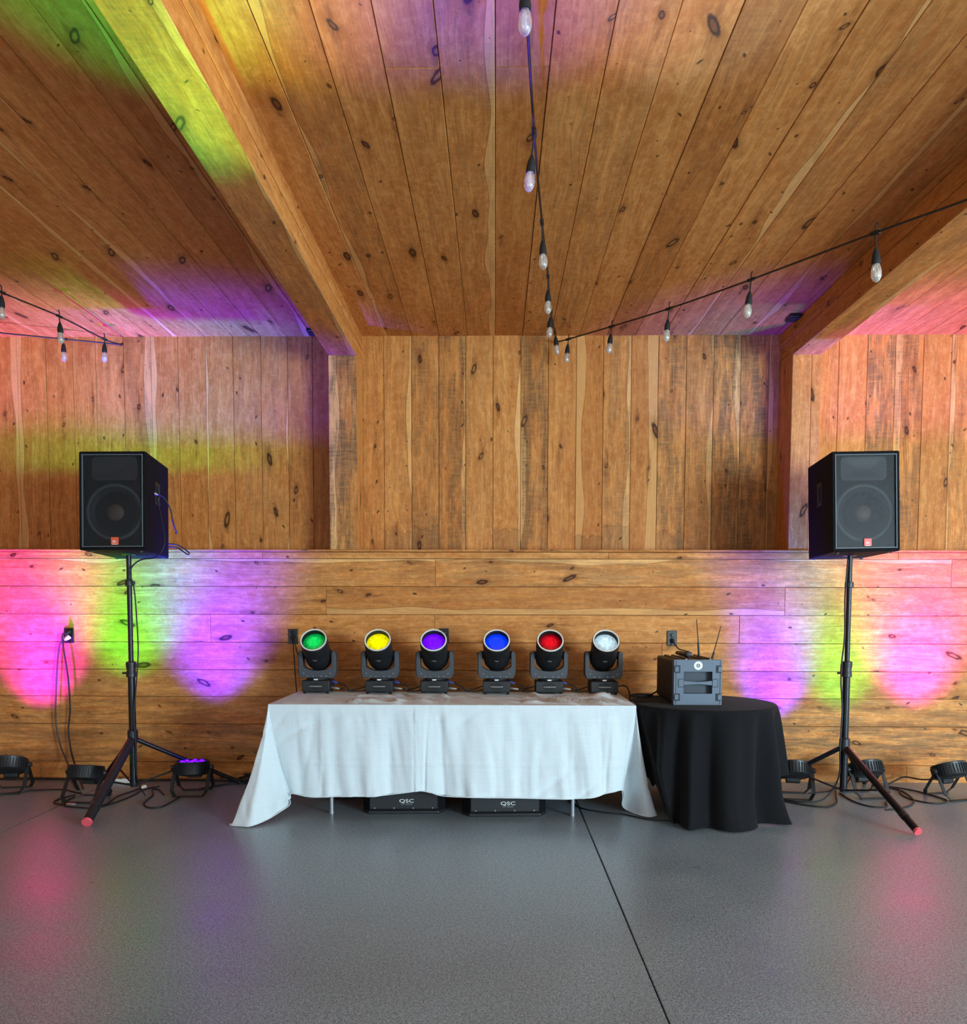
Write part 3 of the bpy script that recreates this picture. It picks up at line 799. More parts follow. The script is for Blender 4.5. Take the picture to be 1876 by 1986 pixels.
# ------------------------------------------------------------------ subwoofers under the table
def sub(x, y, rz, label):
    t = thing('subwoofer', label, 'subwoofer', (x, y, 0), rz, 'subwoofers under the white table')
    w, d, h, c = .56, .56, .42, .045
    poly = [(-w / 2 + c, -d / 2), (w / 2 - c, -d / 2), (w / 2, -d / 2 + c * 1.4), (w / 2, d / 2), (-w / 2, d / 2), (-w / 2, -d / 2 + c * 1.4)]
    MB().prism(poly, .015, h).build('cabinet', M['carpet_black'], t, bevel=.006)
    g = MB().box((0, -d / 2 - .004, h / 2 + .01), (w - 2 * c - .012, .008, h - .05)).build('grille', M['black_paint'], t, bevel=.003)
    p2 = [(q[0] * 1.01, q[1] * 1.012) for q in poly]
    MB().prism(p2, .0, .022).build('bottom_rim', M['black_plastic'], t, bevel=.006)
    for k in range(4):
        MB().lathe([(.0055, 0), (.004, .003)], 8, T(-.195 + .13 * k, -d / 2 - .008, .042) @ RX(PI / 2)).build('screw', M['silver'], g)
    text_part('logo', 'QSC', .034, M['print_white'], g, T(.02, -d / 2 - .0085, .090) @ FRONT, sx=1.5)
    text_part('series_name', 'KW SERIES', .015, M['print_grey'], g, T(.02, -d / 2 - .0085, .068) @ FRONT, sx=1.05)
    return t
sub(-.625, -.79, .04, 'black subwoofer under the left half of the white table')
sub(.055, -.845, .05, 'black subwoofer under the middle of the white table')

# ------------------------------------------------------------------ folding table and white tablecloth
TX0, TX1, TY0, TY1, TZ = -1.507, .933, -1.1275, -.285, .745
tb = thing('folding_table', 'long folding table under the white cloth with grey tube legs', 'table', ((TX0 + TX1) / 2, (TY0 + TY1) / 2, 0))
cx, cy = tb.location.x, tb.location.y
MB().box((0, 0, TZ - .018), (TX1 - TX0 - .006, TY1 - TY0 - .006, .034)).build('tabletop', M['under_table'], tb, bevel=.006)
for lxw, lyw in ((-1.102, -1.07), (.523, -1.095), (-1.102, -.36), (.523, -.36)):
    lg = MB().tube([(lxw - cx, lyw - cy, .012), (lxw - cx, lyw - cy, TZ - .035)], .0135, 12).build('leg', M['silver_tube'], tb)
    MB().lathe([(.016, 0), (.016, .02)], 12, T(lxw - cx, lyw - cy, 0)).build('cap', M['silver_tube'], lg)
for lxw in (-1.102, .523):
    MB().tube([(lxw - cx, -1.07 - cy, .30), (lxw - cx, -.36 - cy, .30)], .010, 10).build('crossbar', M['silver_tube'], tb)

def white_cloth():
    m = MB()
    V = Vector
    CL = V((TX0, TY0, TZ + .003)); CR = V((TX1, TY0, TZ + .003))
    keys = []     # (s, top, hem, weight of panel folds)
    def k(top, hem, fold=1.0, n=8): keys.append((V(top), V(hem), fold, n))
    z0 = TZ + .003
    # left side, back to front
    k((TX0, TY1, z0), (TX0 - .03, TY1, .30), .5); k((TX0, -.6, z0), (TX0 - .05, -.62, .27), 1); k((TX0, -.95, z0), (TX0 - .03, -.93, .27), .8)
    # left corner flare
    k(CL, (TX0 - .055, -1.10, .20), .3, 6); k(CL, (-1.600, -1.22, .09), .2, 6); k(CL, (-1.660, -1.33, .012), .2, 6); k(CL, (-1.690, -1.392, .005), .1, 6)
    k(CL, (-1.615, -1.418, .004), .1, 6); k(CL, (-1.545, -1.425, .006), .2, 6); k(CL, (-1.468, -1.335, .022), .3, 6); k(CL, (-1.405, -1.215, .050), .3, 6)
    k(CL, (-1.372, -1.130, .070), .3, 6); k(CL, (-1.378, -1.105, .105), .3, 6); k((TX0 + .02, TY0, z0), (-1.370, -1.125, .142), .3, 6); k((TX0 + .06, TY0, z0), (-1.335, -1.150, .150), .5, 10)
    # front panel
    for x, z in ((-1.215, .134), (-1.05, .140), (-.80, .147), (-.62, .165), (-.50, .181), (-.42, .172), (-.335, .153), (-.10, .150), (.14, .146), (.45, .139), (.62, .148), (.75, .176)):
        xt = TX0 + .10 + (x + 1.30) * (TX1 - TX0 - .16) / (.82 + 1.30)
        k((xt, TY0, z0), (x, -1.185 - .045 * math.exp(-((x - .05) / .45) ** 2) + .008 * math.sin(x * 9), z), 1.0, 14)
    # right corner
    k((TX1 - .02, TY0, z0), (.835, -1.150, .186), .5, 6); k(CR, (.868, -1.075, .150), .3, 6); k(CR, (.872, -.985, .050), .3, 6); k(CR, (.905, -.985, .012), .3, 6)
    k(CR, (.965, -1.085, .006), .2, 6); k(CR, (1.020, -1.150, .008), .1, 6); k(CR, (1.070, -1.135, .012), .1, 6); k(CR, (1.082, -1.085, .020), .1, 6)
    k(CR, (1.040, -.985, .12), .2, 6); k((TX1, -1.05, z0), (.985, -.93, .24), .5, 6); k((TX1, -.6, z0), (.975, -.6, .28), .8, 6); k((TX1, TY1, z0), (.965, TY1, .29), .5)
    tops = []; hems = []; folds = []
    n = len(keys)
    def cr(a, b, c, d, t): return .5 * ((2 * b) + (c - a) * t + (2 * a - 5 * b + 4 * c - d) * t * t + (3 * b - a - 3 * c + d) * t ** 3)
    for i in range(n - 1):
        K = [keys[max(0, i - 1)], keys[i], keys[i + 1], keys[min(n - 1, i + 2)]]
        for j in range(K[1][3]):
            t = j / K[1][3]
            tops.append(K[1][0].lerp(K[2][0], t)); h = cr(K[0][1], K[1][1], K[2][1], K[3][1], t); h.z = max(.004, h.z)
            hems.append(h); folds.append(K[1][2] * (1 - t) + K[2][2] * t)
    tops.append(keys[-1][0]); hems.append(keys[-1][1]); folds.append(keys[-1][2])
    N = len(tops); ROWS = 46
    vcre = [(-1.16, .003), (-1.02, .002), (-.88, -.0025), (-.70, -.003), (-.53, .0035), (-.335, .006), (-.12, -.002), (.05, -.003), (.25, .004), (.50, .003), (.70, -.003)]
    hcre = [(.645, .003), (.358, .0045)]
    verts = []
    for c in range(N):
        tp, hm, fo = tops[c], hems[c], folds[c]
        dn = hm - tp
        out = V((dn.x, dn.y, 0))
        tang = (hems[min(N - 1, c + 1)] - hems[max(0, c - 1)]); tang.z = 0
        nrm = V((tang.y, -tang.x, 0)); nrm = nrm.normalized() if nrm.length > 1e-6 else V((0, -1, 0))
        for r in range(ROWS + 1):
            v = r / ROWS
            # cloth rolls over the edge, then hangs; horizontal flare grows late
            hv = v ** (1.35 - .35 * max(0, fo - .4) / .6)
            p = V((tp.x + dn.x * hv, tp.y + dn.y * hv, tp.z + dn.z * v))
            if r == 0: d = 0
            else:
                w = min(1, v * 6)
                s1 = noise.noise(V((p.x * 4.0, p.y * 3, p.z * .5))) * .040 * v
                s2 = noise.noise(V((p.x * 11 + p.z * 1.2, p.y * 9, p.z * .9 + 5))) * .026 * w * (.4 + .6 * v)
                s3 = noise.noise(V((p.x * 26 + p.z * 4, p.y * 24 + 3, p.z * 3))) * .0030 * w
                s4 = abs(noise.noise(V((p.x * 3.2 - p.z * 3.6, p.y * 3, p.z * 1.5 + 9))))
                s4 = -.020 * max(0, 1 - s4 * 11) * w * max(0, noise.noise(V((p.x * 2, 3, p.z * 3))) + .25)
                s5 = -.012 * max(0, 1 - 9 * abs(noise.noise(V((p.x * 8, p.y * 3, p.z * .6 + 21))))) * w * v + s4
                d = (s1 + s2 + s3 + s5) * (.35 + .65 * fo)
                if fo > .6 and abs(p.y - TY0) < .1:
                    for xc, am in vcre:
                        q = abs(p.x - xc - .012 * noise.noise(V((xc * 7, p.z * 4, 1)))) / .010
                        if q < 1: d += am * (1 - q) * w * 1.4
                        qq = (p.x - xc) / .09
                        if 0 < qq < 1: d += am * 1.1 * (1 - qq) * w
                    for zc, am in hcre:
                        q = abs(p.z - zc) / .009
                        if q < 1: d += am * 1.3 * (1 - q)
                if r == ROWS: d += .001
            p = p + nrm * d
            if r > 0: p.z -= 0.004 * min(1, v * 12) * 0
            verts.append((p.x, p.y, max(.0035, p.z)))
    faces = []
    for c in range(N - 1):
        for r in range(ROWS):
            a = c * (ROWS + 1) + r
            faces.append((a, a + 1, a + ROWS + 2, a + ROWS + 1))
    m.add(verts, faces)
    # hem: thicker folded edge
    # top surface with wrinkles near the fixtures
    nx, ny = 150, 48
    tv = []
    for j in range(ny + 1):
        for i in range(nx + 1):
            x = TX0 + (TX1 - TX0) * i / nx; y = TY0 + (TY1 - TY0) * j / ny
            e = min(1, min(i, nx - i, j * 2.0, (ny - j) * 2) / 6)
            h = 0
            amp = .35 + max(0, noise.noise(V((x * 1.8, y * 2, 4)))) * 1.2
            if x > .2: amp += .9
            if -1.0 < x < -.35: amp += .6
            h += max(0, noise.noise(V((x * 9 + y * 6, y * 5 - x * 2, 2)))) * .026 * amp
            h += max(0, 1 - 7 * abs(noise.noise(V((x * 4.5 + y * 5, y * 3, 7))))) * .018 * amp
            if abs(x + .335) < .012: h += .004 * (1 - abs(x + .335) / .012)
            nearb = min(1, .06 + max(0, (-.50 - y) / .06))
            tv.append((x, y, TZ + .003 + h * e * nearb))
    m.add(tv, [(j * (nx + 1) + i, j * (nx + 1) + i + 1, (j + 1) * (nx + 1) + i + 1, (j + 1) * (nx + 1) + i) for j in range(ny) for i in range(nx)])
    o = m.build('white_tablecloth', M['white_cloth'], smooth=None)
    o.data.polygons.foreach_set('use_smooth', [True] * len(o.data.polygons))
    tag(o, 'white linen tablecloth with fold creases hanging to the floor at its corners', 'tablecloth')
    hem = MB().tube([V(h) + V((0, 0, .003)) for h in hems], .0034, 6).build('hem', M['white_cloth'], o, smooth=60)
    return o
white_cloth()

# ------------------------------------------------------------------ round table with the black cloth
RXC, RYC, RR, RZT = 1.425, -.90, .485, .745
rt = thing('round_table', 'round table hidden under the black cloth', 'table', (RXC, RYC, 0))
MB().lathe([(RR - .012, RZT - .03), (RR - .006, RZT - .02), (RR - .008, RZT)], 48).build('tabletop', M['under_table'], rt)
MB().lathe([(.03, .03), (.03, RZT - .03)], 16).build('column', M['steel_black'], rt)
MB().lathe([(.22, 0), (.22, .012), (.04, .035)], 28).build('foot_plate', M['steel_black'], rt)
def interp(tbl, x):
    for (a, b), (c, d) in zip(tbl, tbl[1:]):
        if a <= x <= c:
            t = (x - a) / (c - a); t = t * t * (3 - 2 * t); return b + (d - b) * t
    return tbl[-1][1]
def black_cloth():
    m = MB(); N = 288; ROWS = 34
    hemz = [(-180, .16), (-165, .20), (-150, .09), (-135, .03), (-120, .0), (-44, .0), (-37, .03), (-32, .22), (-24, .28), (0, .29), (25, .28), (60, .10), (90, .02), (120, .12), (150, .25), (180, .16)]
    verts = []
    for r in range(ROWS + 1):
        for i in range(N):
            ph = -180 + 360 * i / N; a = math.radians(ph)
            hz = interp(hemz, ph)
            v = r / ROWS
            if v < .10:      # over the rim
                q = v / .10 * PI / 2
                rad = RR - .012 + .016 * math.sin(q); z = RZT + .004 - .012 * (1 - math.cos(q))
                fold = 0
            else:
                u = (v - .10) / .90
                z = RZT - .008 + (hz - (RZT - .008)) * u
                low = min(1, u * 1.25)
                f1 = 1.15 * math.asin(.96 * math.sin(a * 13 + 1.7 * math.sin(a * 3 + .5))) / 1.28; f2 = math.sin(a * 19 + 2.2 * math.sin(a * 2))
                f3 = noise.noise(Vector((math.cos(a) * 4, math.sin(a) * 4, z * 1.3)))
                fold = (f1 * .046 + f2 * .014 + f3 * .035) * low ** .55
                fl_ = .035 * u ** 1.3
                if hz < .03: fl_ += .045 * max(0, (u - .72) / .28) ** 1.5 * (1 + .6 * f3 + .3 * f1)
                rad = RR + .004 + fl_ + fold + .004 * u
                if hz < .03 and u > .9: z = max(z, .012 + .012 * (1 + f2) * (1 - u) * 10 * .5)
            px_, py_ = rad * math.cos(a), rad * math.sin(a)
            if RYC + py_ < -.55:        # pressed aside by the corner of the white cloth
                lim = .955 + .26 * (RZT - z) - RXC
                if px_ < lim: px_ = lim + .25 * (px_ - lim) * .2
            verts.append((px_, py_, max(.006, z)))
    faces = [(r * N + i, r * N + (i + 1) % N, (r + 1) * N + (i + 1) % N, (r + 1) * N + i) for r in range(ROWS) for i in range(N)]
    faces = [tuple(reversed(q)) for q in faces]
    m.add(verts, faces)
    b = len(m.v); m.v.append((0, 0, RZT + .004))
    m.f += [(b, i, (i + 1) % N) for i in range(N)]
    o = m.build('black_tablecloth', M['black_cloth'], smooth=None, loc=(RXC, RYC, 0))
    o.data.polygons.foreach_set('use_smooth', [True] * len(o.data.polygons))
    return tag(o, 'black tablecloth falling in soft folds to the floor from a round table', 'tablecloth')
black_cloth()

# ------------------------------------------------------------------ equipment case on the round table
def rack():
    t = thing('equipment_case', 'black moulded equipment case with a white round sticker on the black cloth', 'case', (1.3465, -1.09, .7505))
    w, h, L = .318, .300, .60
    MB().box((0, .055 + (L - .055) / 2, h / 2), (w - .012, L - .055, h - .012)).build('shell', M['black_paint'], t, bevel=.012)
    ribs = MB()
    for x in (-.10, -.05, .06, .11): ribs.box((x, L / 2 + .02, h - .002), (.018, L - .12, .012))
    ribs.build('ribs', M['black_plastic'], t, bevel=.003)
    # front lid with two recessed grip openings
    def rrect(x0, x1, z0, z1, r, k=4):
        pts = []
        for cx_, cz_, s0 in ((x1 - r, z1 - r, 0), (x0 + r, z1 - r, 1), (x0 + r, z0 + r, 2), (x1 - r, z0 + r, 3)):
            for i in range(k + 1):
                an = (s0 + i / k) * PI / 2; pts.append((cx_ + r * math.cos(an), cz_ + r * math.sin(an)))
        return pts
    gx = .095
    lid = MB()
    zs = [0.0, .075, .222, h]
    lid.box((0, .0275, .0375), (w, .055, .075)); lid.box((0, .0275, (.222 + h) / 2), (w, .055, h - .222))
    for s in (-1, 1): lid.box((s * (w / 2 + gx) / 2, .0275, .1485), (w / 2 - gx, .055, .147))
    ld = lid.build('lid', M['rack_plastic'], t, bevel=0)
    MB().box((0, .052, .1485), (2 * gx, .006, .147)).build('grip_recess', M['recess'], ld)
    bar = [(-gx, .129), (-.05, .134), (0, .137), (.05, .134), (gx, .129), (gx, .162), (.05, .157), (0, .154), (-.05, .157), (-gx, .162)]
    MB().prism([(p[0], p[1]) for p in bar], -.001, .018, T(0, .0, 0) @ RX(PI / 2) @ T(0, 0, -.018)).build('grip_bar', M['rack_plastic'], ld, bevel=.003)
    for s in (-1, 1):
        MB().box((s * .112, -.001, .1455), (.034, .004, .050)).build('grip_end', M['rack_plastic'], ld, bevel=.003)
        fr = MB()
        for dz in (-.027, .027): fr.box((s * .112, .0, .1455 + dz), (.038, .002, .003))
        fr.box((s * .131, 0, .1455), (.003, .002, .054)); fr.build('groove', M['rack_groove'], ld)
        # edge seam and latches
        MB().box((s * (w / 2 - .013), -.0005, h / 2), (.003, .002, h - .01)).build('seam', M['rack_groove'], ld)
        for z in (.052, .238):
            MB().box((s * (w / 2 - .023), -.001, z), (.036, .004, .050)).build('latch_recess', M['rack_groove'], ld, bevel=.003)
            MB().box((s * (w / 2 - .017), -.004, z), (.026, .008, .036)).build('latch', M['rack_plastic'], ld, bevel=.003)
    st = MB().lathe([(.0285, 0), (.0285, .0015)], 28, T(.0, -.0003, .262) @ RX(PI / 2)).build('sticker', M['print_white'], t)
    MB().lathe([(.0075, .0016), (.0075, .0022), (.0125, .0022), (.0125, .0016)], 20, T(.0, -.0003, .262) @ RX(PI / 2), cap0=False, cap1=False).build('sticker_print', M['rack_groove'], st)
    MB().prism([(-.006, .004), (0, -.005), (.007, .003), (0, .001)], .0016, .0022, T(0, -.0003, .262) @ RX(PI / 2)).build('sticker_print', M['rack_groove'], st)
    for x, y in ((-.075, .03), (.085, .03)):
        MB().lathe([(.007, 0), (.005, .006)], 10, T(x, y, h)).build('stud', M['silver'], t)
    # rear antennas
    for pts in ([(.105, .40, .298), (.098, .40, .40), (.083, .40, .565)], [(.168, .36, .20), (.20, .36, .335), (.245, .36, .515)]):
        p = [Vector(q) for q in pts]
        an = MB().tube([p[0], p[1]], .0085, 10, r1=.007).build('antenna', M['black_plastic'], t)
        MB().tube([p[1], p[2]], .004, 8, r1=.003).build('antenna_tip', M['black_plastic'], an)
    MB().tube([(.150, .36, .20), (.170, .36, .20)], .008, 10).build('antenna_joint', M['black_plastic'], t)
    return t
rack()
mic = thing('wireless_microphone', 'dark handheld microphone lying on top of the equipment case', 'microphone', (1.352, -.93, 1.0725))
MB().lathe([(.012, 0), (.015, .04), (.016, .14), (.019, .17)], 14, RZ(.15) @ T(0, .30, 0) @ RX(PI / 2)).build('handle', M['black_plastic'], mic)
MB().lathe([(.019, .17), (.025, .185), (.025, .205), (.018, .225), (.006, .233)], 14, RZ(.15) @ T(0, .30, 0) @ RX(PI / 2)).build('head', M['grey_plastic'], mic)
cable([(1.412, -.02, 1.128), (1.425, -.06, 1.10), (1.44, -.12, 1.072), (1.45, -.30, 1.066), (1.44, -.52, 1.066)], 'dark cord from the outlet above the case onto its top', .005, ends=[(0, 'plug')])

# ------------------------------------------------------------------ string lights
def string_light(nodes, bulbs, label, name='string_light'):
    """nodes: wire points; bulbs: (node index, tip point)"""
    N_ = [Vector(n) for n in nodes]
    t = thing(name, label, 'string lights', tuple(N_[0]), group=None)
    o = N_[0]
    MB().tube([n - o for n in N_], .0055, 8, 8).build('wire', M['cable'], t, smooth=60)
    for idx, tip, led in bulbs:
        n = N_[idx] - o; e = Vector(tip) - o
        L = (e - n).length
        u = (e - n).normalized()
        tn = (N_[min(idx + 1, len(N_) - 1)] - N_[max(idx - 1, 0)]).normalized()
        hk = MB().tube([n - tn * .03, n + tn * .03], .010, 8)
        hk.tube([n, n + Vector((0, 0, .035)), n + tn * .012 + Vector((0, 0, .042))], .0035, 6)
        h = hk.build('tee', M['rubber'], t)
        s0 = e - u * .150
        MB().tube([n, s0], .0042, 7).build('drop_wire', M['cable'], h)
        q = u.to_track_quat('Z', 'Y').to_matrix().to_4x4(); q.translation = s0
        sk = MB().lathe([(.006, 0), (.011, .012), (.017, .034), (.0195, .055), (.0195, .070), (.014, .071)], 16, q).build('socket', M['rubber'], t)
        MB().lathe([(.013, .069), (.0185, .082), (.023, .105), (.0215, .127), (.014, .142), (.005, .149)], 16, q, cap0=False).build('bulb', M['glass'], t, smooth=60)
        f = MB()
        for k in range(3):
            a = 2 * PI * k / 3
            f.tube([q @ Vector((.003 * math.cos(a), .003 * math.sin(a), .072)), q @ Vector((.008 * math.cos(a), .008 * math.sin(a), .100)), q @ Vector((.006 * math.cos(a), .006 * math.sin(a), .128))], .0020, 5)
        f.build('filament', M['filament'], sk)
    return t
A_n = [(.06, -4.7, 3.52), (.09, -3.716, 3.470), (.158, -2.916, 3.384), (.240, -2.066, 3.413), (.327, -1.216, 3.476), (.397, -.466, 3.532), (.463, .034, 3.546), (.501, .270, 3.553)]
A_b = [(1, (.09, -3.716, 3.229), 0), (2, (.135, -2.916, 3.143), 1), (3, (.249, -2.066, 3.170), 1), (4, (.328, -1.216, 3.244), 0), (5, (.383, -.466, 3.339), 0), (6, (.484, .034, 3.372), 0)]
string_light(A_n, A_b, 'middle bulb string running along the ceiling toward the back wall')
B_n = [(.501, .270, 3.553), (.573, .084, 3.514), (.851, -.366, 3.458), (1.153, -.916, 3.385), (1.463, -1.666, 3.275), (1.708, -2.666, 3.083), (1.809, -3.216, 2.959), (1.89, -3.716, 2.858), (1.97, -4.3, 2.76)]
B_b = [(1, (.557, .084, 3.325), 0), (2, (.829, -.366, 3.257), 0), (3, (1.135, -.916, 3.166), 0), (4, (1.443, -1.666, 3.058), 0), (5, (1.719, -2.666, 2.865), 0)]
string_light(B_n, B_b, 'right bulb string slanting across the right ceiling beam')
C_n = [(-3.075, .270, 3.540), (-3.074, -.016, 3.490), (-3.079, -.666, 3.436), (-3.12, -1.266, 3.372), (-3.148, -1.916, 3.322), (-3.19, -2.7, 3.30)]
C_b = [(1, (-3.08, -.016, 3.310), 0), (2, (-3.071, -.666, 3.244), 0), (3, (-3.127, -1.266, 3.200), 0)]
string_light(C_n, C_b, 'left bulb string rising from the back wall toward the camera')
D_n = [(-3.075, .270, 3.540), (-3.454, .084, 3.525), (-3.859, -.066, 3.523), (-4.29, -.316, 3.50), (-4.8, -.6, 3.49)]
D_b = [(1, (-3.452, .084, 3.344), 0)]
string_light(D_n, D_b, 'left bulb string running nearly level along the back wall')
for x, lab in ((.501, 'small hook at the wall top holding the middle bulb strings'), (-3.075, 'small hook at the wall top holding the left bulb strings')):
    t = thing('wall_hook', lab, 'hook', (x, Y_UP, 3.553 if x > 0 else 3.54))
    MB().tube([(0, .0, .012), (0, -.022, .012), (0, -.034, .0), (0, -.026, -.012), (0, -.016, -.008)], .003, 7, 4).build('hook', M['steel_black'], t)
    MB().lathe([(.009, 0), (.009, .003)], 12, T(0, -.0, .012) @ RX(PI / 2)).build('plate', M['steel_black'], t)

# ------------------------------------------------------------------ cables
cable([(-3.437, -.032, 1.137), (-3.470, -.055, 1.105), (-3.495, -.05, 1.03), (-3.519, -.05, .775), (-3.533, -.05, .485), (-3.495, -.06, .276), (-3.407, -.12, .142), (-3.33, -.25, .06), (-3.20, -.40, .008)],
      'dark grey cord looping down the wall from the far left outlet, outer one', .007, 'cable_grey', ends=[(0, 'white')], name='wall_cable')
cable([(-3.43, -.03, 1.185), (-3.452, -.06, 1.165), (-3.451, -.055, 1.065), (-3.422, -.05, .817), (-3.414, -.05, .568), (-3.432, -.05, .401), (-3.404, -.07, .234), (-3.325, -.15, .108), (-3.20, -.32, .03), (-3.13, -.42, .009)],
      'black cord hanging from the far left outlet, inner one', .007, 'cable', ends=[(0, 'plug')], name='wall_cable')
cable([(-1.618, -.02, 1.134), (-1.610, -.035, 1.08), (-1.600, -.05, .95), (-1.588, -.06, .80), (-1.575, -.09, .70), (-1.56, -.16, .50), (-1.56, -.2, .02)], 'thin black cord dropping behind the green stage light, left one', .0045, ends=[(0, 'plug')])
cable([(-1.612, -.02, 1.182), (-1.598, -.045, 1.13), (-1.570, -.06, 1.02), (-1.520, -.08, .90), (-1.47, -.16, .82), (-1.43, -.25, .79)], 'thin black cord slanting to the green stage light', .0045, ends=[(0, 'plug')])
# links between the moving heads along the back of the table
hx = [-1.335, -.863, -.452, .012, .404, .812]
for i in range(5):
    a, b = hx[i] + .104, hx[i + 1] - .104
    y = HY + .03; g = 'power links between the moving heads'
    cable([(a + .022, y, .823), (a + .06, y - .005, .812), (a + .11, y - .02, .790), ((a + b) / 2, y - .01, .768), (b - .06, y + .01, .778), (b + .0, y, .80)],
          'black power link with a blue plug after the %s stage light' % ['green', 'yellow', 'violet', 'blue', 'red'][i], .005, ends=[(0, 'blue')], name='power_link')
    cable([(a + .05, y - .055, .783), (a + .09, y - .06, .778), ((a + b) / 2, y - .05, .762), (b - .03, y - .05, .765), (b, y - .05, .775)],
          'black signal lead with a silver plug after the %s stage light' % ['green', 'yellow', 'violet', 'blue', 'red'][i], .0045, ends=[(0, 'xlr')], name='signal_lead')
cable([(.916, HY, .80), (.96, HY, .81), (1.0, HY + .02, .79), (1.03, HY + .08, .70), (1.03, HY + .16, .4), (1.03, HY + .2, .02)], 'black cord arching off the white stage light to the floor', .0055)
coil = [(1.06 + .075 * math.cos(a) + .012 * math.sin(3 * a), -.62 + .06 * math.sin(a), .757 + .004 * (a / 6.28)) for a in [k * .55 for k in range(36)]]
cable(coil + [(1.17, -.55, .775), (1.22, -.50, .80)], 'black cable coiled on the black cloth left of the equipment case', .006)
coil = [(-1.86 + .13 * math.cos(a) + .05 * math.sin(2.3 * a), -.13 + .07 * math.sin(a) + .02 * math.cos(1.7 * a), .008 + .05 * abs(math.sin(a * .37))) for a in [k * .5 for k in range(44)]]
cable(coil, 'heap of coiled black cable at the wall foot left of the white cloth', .007)
cable([(-1.62, -.10, .02), (-1.63, -.09, .10), (-1.58, -.10, .165), (-1.50, -.14, .17), (-1.45, -.2, .12)], 'stiff black cable end arching up at the wall beside the white cloth', .006)
# along the speaker stands
cable([(-2.405, -.70, 2.19), (-2.368, -.66, 2.17), (-2.335, -.63, 2.094), (-2.330, -.60, 2.00), (-2.36, -.46, 1.94), (-2.41, -.36, 1.95)], 'purple lit cable leaving the side jack of the left speaker', .005, ends=[(0, 'xlr')])
cable([(-2.405, -.69, 2.165), (-2.375, -.70, 2.034), (-2.345, -.72, 1.888), (-2.350, -.74, 1.80), (-2.405, -.74, 1.742), (-2.505, -.73, 1.728), (-2.580, -.70, 1.69), (-2.605, -.70, 1.63), (-2.579, -.70, 1.522), (-2.566, -.70, 1.319), (-2.560, -.70, 1.078), (-2.580, -.70, .835), (-2.600, -.70, .611), (-2.60, -.69, .40), (-2.60, -.68, .15), (-2.57, -.62, .007)],
      'black cable hanging from the left speaker down its pole', .005)
cable([(-2.43, -.45, 1.86), (-2.36, -.43, 1.85), (-2.29, -.42, 1.80), (-2.30, -.42, 1.785), (-2.37, -.42, 1.83), (-2.43, -.44, 1.84)], 'small black cable loop sticking out behind the left speaker', .005)
cable([(2.470, -.725, 1.735), (2.462, -.73, 1.634), (2.455, -.73, 1.454), (2.456, -.74, 1.2), (2.440, -.745, 1.02), (2.440, -.74, .872), (2.459, -.73, .689), (2.450, -.74, .50), (2.445, -.745, .38), (2.452, -.73, .22), (2.42, -.70, .10), (2.34, -.70, .02), (2.20, -.70, .006), (2.10, -.62, .006)],
      'black cable running down the right stand and curling onto the floor', .0055)
# floor cables
def floor_cable(pts, label, r=.0055, **k): return cable([(a, b, r + .0005) for a, b in pts], label, r, name='floor_cable', **k)
floor_cable([(-2.30, -.66), (-2.304, -.83), (-2.322, -.947), (-2.401, -.958), (-2.477, -.851), (-2.504, -.72), (-2.52, -.60), (-2.575, -.48), (-2.611, -.398), (-2.55, -.42), (-2.48, -.53), (-2.43, -.60)], 'black floor cable curling in a loop before the purple lit uplight')
floor_cable([(-2.76, -.96), (-2.735, -.85), (-2.765, -.66), (-2.74, -.50), (-2.705, -.36)], 'black floor cable behind the left stand front leg, left of two', .005, ends=[(1, 'white')])
floor_cable([(-2.75, -1.0), (-2.69, -.80), (-2.665, -.60), (-2.67, -.42), (-2.60, -.30)], 'black floor cable behind the left stand front leg, right of two', .005)
floor_cable([(-3.0, -.88), (-3.09, -.87), (-3.14, -.81), (-3.145, -.70), (-3.10, -.60)], 'black floor cable end at the left of the second uplight', ends=[(0, 'xlr')])
floor_cable([(-3.07, -.66), (-3.062, -.80), (-3.0, -.93), (-2.88, -.97), (-2.80, -.99)], 'black floor cable curled in front of the second uplight')
floor_cable([(-3.80, -.64), (-3.661, -.604), (-3.508, -.471), (-3.30, -.43), (-3.168, -.50), (-3.07, -.56)], 'black floor cable between the two leftmost uplights')
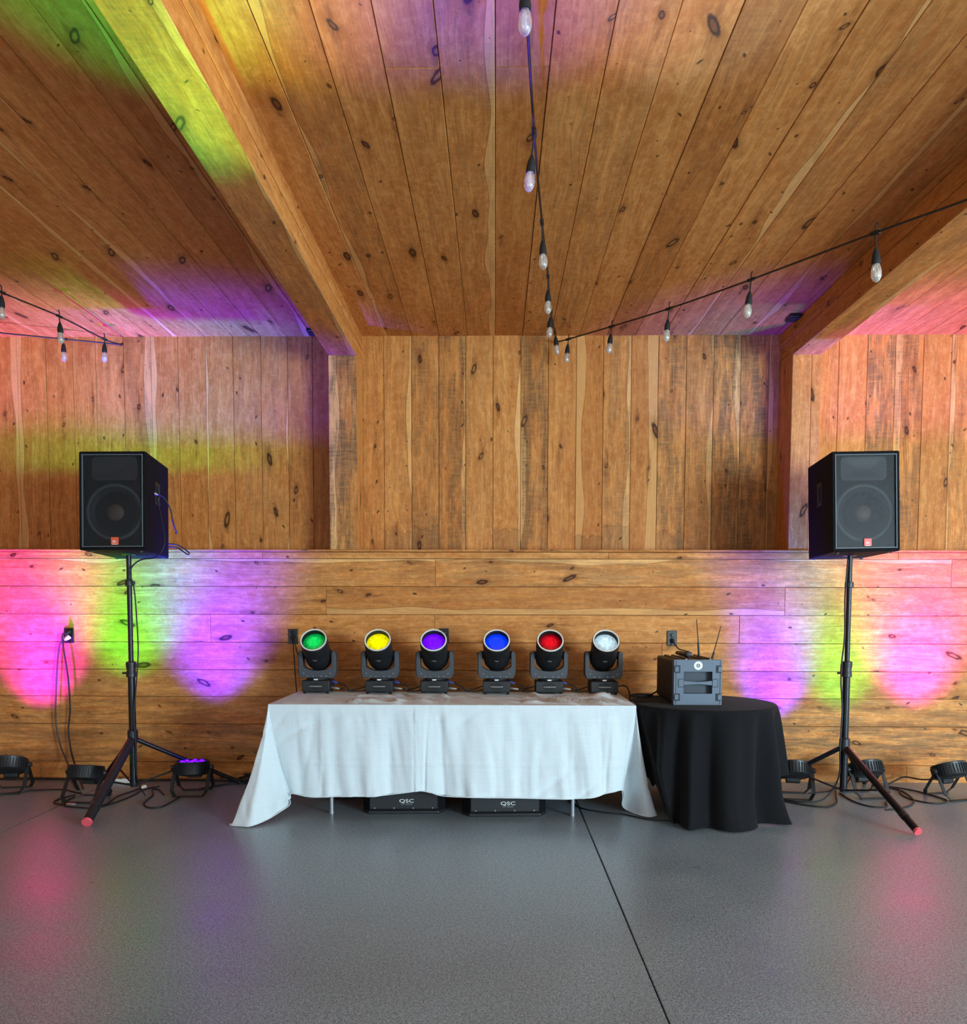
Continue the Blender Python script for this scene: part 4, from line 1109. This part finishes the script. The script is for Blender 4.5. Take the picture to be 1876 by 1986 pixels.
floor_cable([(-4.2, -.10), (-3.977, -.085), (-3.75, -.06), (-3.394, -.08), (-3.0, -.14), (-2.6, -.08), (-2.2, -.10), (-1.8, -.14), (-1.45, -.12)], 'black floor cable lying along the wall foot at left', .008)
floor_cable([(-2.25, -.40), (-2.1, -.22), (-1.95, -.16), (-1.8, -.22), (-1.7, -.20), (-1.55, -.26)], 'black floor cable from the purple lit uplight toward the white cloth', .007)
floor_cable([(2.03, -.62), (2.107, -.70), (2.215, -.80), (2.33, -.83), (2.45, -.70), (2.53, -.50), (2.62, -.28)], 'black floor cable sweeping before the left one of the right uplights')
floor_cable([(2.36, -.42), (2.541, -.34), (2.62, -.25), (2.70, -.22)], 'short black floor cable behind the right stand pole', .0045)
floor_cable([(2.60, -.40), (2.585, -.60), (2.60, -.74), (2.66, -.83), (2.76, -.80), (2.80, -.70), (2.87, -.62)], 'black floor cable loop in front of the middle right uplight')
floor_cable([(2.90, -.26), (3.056, -.24), (3.10, -.36), (3.04, -.62), (2.93, -.78), (2.803, -.87), (2.70, -.90)], 'black floor cable arc right of the right stand front leg')
floor_cable([(3.00, -.12), (3.169, -.266), (3.245, -.42), (3.278, -.62), (3.18, -.71), (3.085, -.68), (3.03, -.55), (3.06, -.38), (3.14, -.22)], 'black floor cable loop before the rightmost uplight')
cable([(2.90, -.34, .05), (3.02, -.20, .012), (3.151, -.10, .03), (3.25, -.07, .06), (3.33, -.16, .06), (3.36, -.34, .10)], 'black cable arching up to the rightmost uplight', .006)
floor_cable([(.50, -.60), (.558, -.739), (.605, -.916), (.763, -1.035), (.87, -1.07), (1.0, -1.19), (1.13, -1.22), (1.26, -1.24)], 'black floor cable coming out under the white cloth at right', ends=[(1, 'white')])
floor_cable([(-1.30, -.5), (-1.22, -.62), (-1.05, -.66), (-.95, -.50)], 'black floor cable in the shade under the white table')
ps = thing('power_strip', 'white power strip on the floor behind the left stand', 'power strip', (-2.99, -.16, 0), .12)
MB().box((0, 0, .017), (.26, .05, .034)).build('body', M['white_plastic'], ps, bevel=.005)
for k in range(4): MB().box((-.09 + .055 * k, 0, .0345), (.028, .028, .002)).build('socket', M['grey_plastic'], ps)
